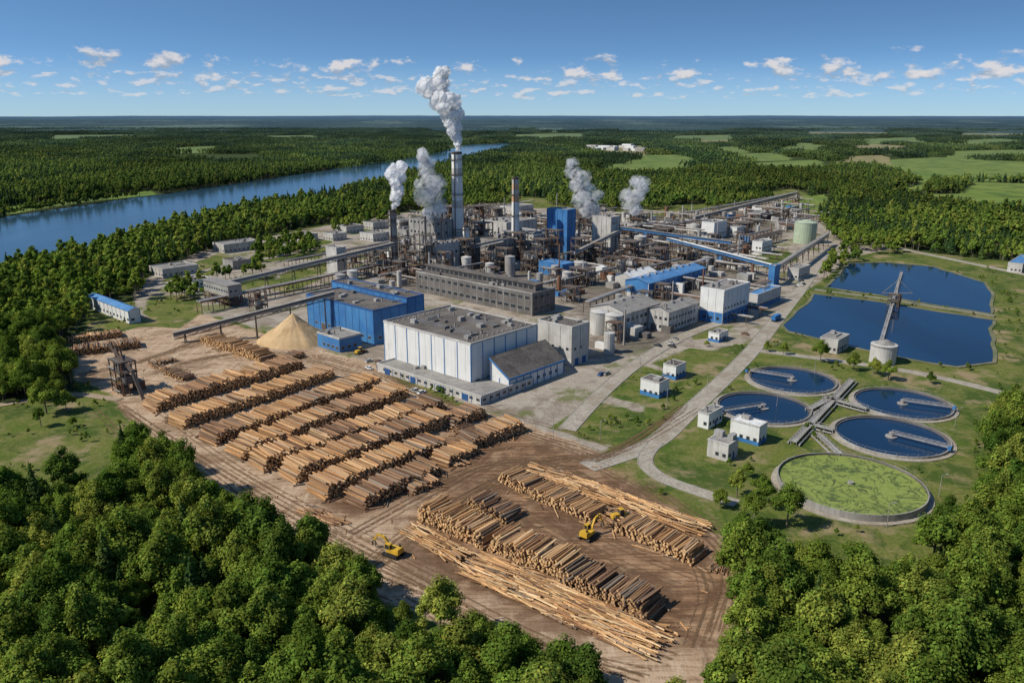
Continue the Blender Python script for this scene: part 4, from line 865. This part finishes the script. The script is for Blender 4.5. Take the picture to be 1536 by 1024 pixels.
for e in (-1,1): mb.beam(c+Vector((0,0,10)),c+Vector((10*e,0,1)),.2,.2,'steell')
mb.build('aeration_gantry')
# ------------------------------------------------------------------ machinery
def xf(x,y,ang):
    ca,sa=math.cos(ang),math.sin(ang); X,Y=G(x,y); mb=MB()
    def T(a,b,z): return (X+a*ca-b*sa,Y+a*sa+b*ca,z)
    def bx(a0,a1,b0,b1,z0_,z1,m,i=0.): 
        c=[(a0,b0),(a1,b0),(a1,b1),(a0,b1)]; t=[(a0+i,b0+i),(a1-i,b0+i),(a1-i,b1-i),(a0+i,b1-i)]; mb.hexa([T(a,b,z0_) for a,b in c],[T(a,b,z1) for a,b in t],m)
    return mb,T,bx
def excavator(x,y,ang,arm=1.):
    mb,T,bx=xf(x,y,ang)
    for s in (-1,1):
        bx(-2.2,2.2,s*1.6-.45,s*1.6+.45,.25,.95,'black')
        for e in (-2.2,2.2): mb.cyl(T(e,s*1.6-.45,.6),T(e,s*1.6+.45,.6),.5,.5,12,'black')
    bx(-1.6,1.6,-1.1,1.1,.7,1.15,'steel'); mb.cyl(T(0,0,1.1),T(0,0,1.35),1.1,1.1,16,'steel')
    bx(-2.6,1.4,-1.5,1.5,1.35,2.4,'yellow',.1); bx(-2.9,-1.2,-1.4,1.4,1.4,2.9,'yellow',.15); bx(-2.2,-1.6,-.9,-.6,2.9,3.6,'black')
    bx(.1,1.7,.35,1.5,2.4,3.7,'glass',.08); bx(0,1.8,.3,1.55,3.7,3.85,'yellow')
    for a,b in ((.1,.35),(1.7,.35),(.1,1.5),(1.7,1.5)): mb.beam(T(a,b,2.4),T(a,b,3.8),.14,.14,'yellow')
    mb.beam(T(1.2,-.3,1.9),T(3.2,-.3,5.2*arm),.55,.7,'yellow'); mb.beam(T(3.2,-.3,5.2*arm),T(5.6,-.3,5.4*arm),.5,.6,'yellow'); mb.beam(T(5.6,-.3,5.5*arm),T(7.2,-.3,2.6),.4,.5,'yellow')
    mb.cyl(T(1.8,-.3,2.2),T(3.4,-.3,4.4*arm),.14,.14,8,'steell'); mb.cyl(T(4.4,-.3,5.9*arm),T(6.2,-.3,5.2*arm),.12,.12,8,'steell')
    for s in (-1,1): mb.beam(T(7.2,-.3,2.6),T(7.2+s*.8,-.3,1.7),.25,.3,'black'); mb.beam(T(7.2+s*.8,-.3,1.7),T(7.2+s*.35,-.3,.9),.25,.3,'black')
    mb.build('excavator')
excavator(590,832,2.6,.9); excavator(882,806,.9)
def loader(x,y,ang):
    mb,T,bx=xf(x,y,ang)
    for a in (-1.7,1.7):
        for s in (-1,1): mb.cyl(T(a,s*1.3-.3,.8),T(a,s*1.3+.3,.8),.8,.8,16,'black')
    bx(-3,-.4,-1,1,.9,2.2,'yellow',.12); bx(-.4,.9,-.8,.8,1.,3.4,'glass',.08); bx(-.5,1.,-.9,.9,3.4,3.55,'yellow'); bx(.9,2.5,-.7,.7,.8,1.6,'yellow')
    for s in (-.7,.7): mb.beam(T(1,s,1.9),T(3.6,s,.8),.25,.4,'yellow')
    bx(3.3,4.3,-1.5,1.5,.2,1.2,'steel'); mb.build('wheel_loader')
loader(930,778,.4); loader(540,530,1.)
def truck(x,y,ang,m):
    mb,T,bx=xf(x,y,ang)
    for a in (-5,-3.8,-1,3.6):
        for s in (-1,1): mb.cyl(T(a,s*1.05-.2,.5),T(a,s*1.05+.2,.5),.5,.5,12,'black')
    bx(-6,4,-.5,.5,.6,1,'steel'); bx(2.7,4.7,-1.2,1.2,.8,3,m,.08); bx(3.6,4.75,-1.1,1.1,1.8,2.8,'glass'); bx(-6.2,2.3,-1.25,1.25,1.1,3.7,'lgrey' if m!='white' else 'blue'); mb.build('truck')
truck(1165,480,.9,'white')
def car(x,y,ang,m):
    mb,T,bx=xf(x,y,ang)
    for a in (-1.4,1.4):
        for s in (-1,1): mb.cyl(T(a,s*.8-.12,.34),T(a,s*.8+.12,.34),.34,.34,10,'black')
    bx(-2.2,2.2,-.9,.9,.3,.95,m,.06); bx(-1.5,1.1,-.8,.8,.95,1.5,'glass',.25); bx(-1.1,.7,-.62,.62,1.5,1.56,m); mb.build('parked_car')
for i in range(26):
    bx_,by_=random.choice([(900,560),(930,545),(1000,515),(1120,500),(1090,505),(560,548),(620,585),(1150,450),(1200,425)]); car(bx_+random.uniform(-14,14),by_+random.uniform(-6,6),.85+random.choice([0,1.57]),random.choice(['white','blued','rust','grey','black','lgrey']))
for x,y in [(1432,640),(1408,745),(1222,560),(1165,610),(1000,610),(900,660),(830,655),(700,640),(250,600),(1330,790),(960,560),(1100,560),(1150,515),(1060,590)]:
    mb=MB(); X,Y=G(x,y); mb.cyl((X,Y,0),(X,Y,8),.12,.08,8,'steell'); mb.beam((X,Y,8),(X+1.6,Y,8.2),.1,.1,'steell'); mb.beam((X+1.2,Y,8.15),(X+1.9,Y,8.15),.3,.14,'lgrey'); mb.build('street_lamp')
mb=MB()
for i in range(14): F=G(random.uniform(892,970),random.uniform(221,228)); mb.lbox(F,0,random.uniform(15,30),0,random.uniform(20,70),0,random.uniform(8,15),random.choice(['white','lgrey','grey']))
mb.build('distant_warehouses')
# ------------------------------------------------------------------ steam
bm=bmesh.new(); bmesh.ops.create_icosphere(bm,subdivisions=4,radius=1); SV=np.array([v.co[:] for v in bm.verts]); SF=[tuple(v.index for v in f.verts) for f in bm.faces]; bm.free()
def steammat(name,op,er,mul):
    m,nt=newmat(name); P=pos(nt); lw=nd(nt,'ShaderNodeLayerWeight'); lw.inputs[0].default_value=.5
    th=mth(nt,'SUBTRACT',1.,lw.outputs['Facing']); n=noise(nt,P,.13,6,.68)
    a=mth(nt,'SUBTRACT',mth(nt,'MULTIPLY',th,mul),mr(nt,n,.3,.7,0,er))
    a=mr(nt,a,.0,1.,0,op,True)
    d=nd(nt,'ShaderNodeBsdfDiffuse'); d.inputs[0].default_value=(.94,.94,.94,1); t=nd(nt,'ShaderNodeBsdfTranslucent'); t.inputs[0].default_value=(.94,.94,.96,1)
    x=nd(nt,'ShaderNodeMixShader'); x.inputs[0].default_value=.45; nt.links.new(d.outputs[0],x.inputs[1]); nt.links.new(t.outputs[0],x.inputs[2])
    tr=nd(nt,'ShaderNodeBsdfTransparent'); y=nd(nt,'ShaderNodeMixShader'); nt.links.new(a,y.inputs[0]); nt.links.new(tr.outputs[0],y.inputs[1]); nt.links.new(x.outputs[0],y.inputs[2])
    o=nd(nt,'ShaderNodeOutputMaterial'); nt.links.new(y.outputs[0],o.inputs[0]); return m
SM=steammat('steam',.92,1.05,1.8); SW=steammat('thin_steam',.34,1.5,1.9)
def plume(x0,y0,pts,mat,step=.42,nj=3):
    X0,Y0=G(x0,y0); K=[(*XZ(Y0,a,b),w_/2/FS*(Y0*CT)) for a,b,w_ in pts]; mb=MB()
    for (xa,za,ra),(xb,zb,rb) in zip(K[:-1],K[1:]):
        L=math.hypot(xb-xa,zb-za); n=max(1,int(L/((ra+rb)/2*step)))
        for i in range(n):
            t=i/n; r=ra+(rb-ra)*t
            for j in range(nj):
                rr=r*random.uniform(.35,.75); c=np.array([xa+(xb-xa)*t+random.uniform(-.6,.6)*r,Y0+random.uniform(-.55,.55)*r,za+(zb-za)*t+random.uniform(-.35,.35)*r]); sd=random.random()*50
                dd=np.array([1+.20*mnoise.fractal(Vector((v*1.2))+Vector((sd,0,0)),.95,2.1,4) for v in SV])[:,None]
                mb.add(c+SV*dd*rr,SF,0)
    return mb.build('steam_plume',[mat],smooth=True)
plume(688,392,[(687,226,9),(685,208,18),(682,188,26),(675,168,36),(660,146,46),(650,128,46),(658,112,34),(670,104,18)],SM)
plume(592,402,[(591,312,8),(593,300,16),(600,282,26),(594,262,32),(600,248,26)],SM)
plume(650,395,[(652,332,30),(650,312,50),(647,292,54),(640,268,46),(640,245,34),(638,226,24)],SW,.42)
plume(880,370,[(884,318,38),(882,300,50),(876,280,42),(866,262,36),(856,240,28)],SW,.42)
plume(952,370,[(952,316,32),(952,300,46),(956,280,40),(964,262,26)],SW,.42)
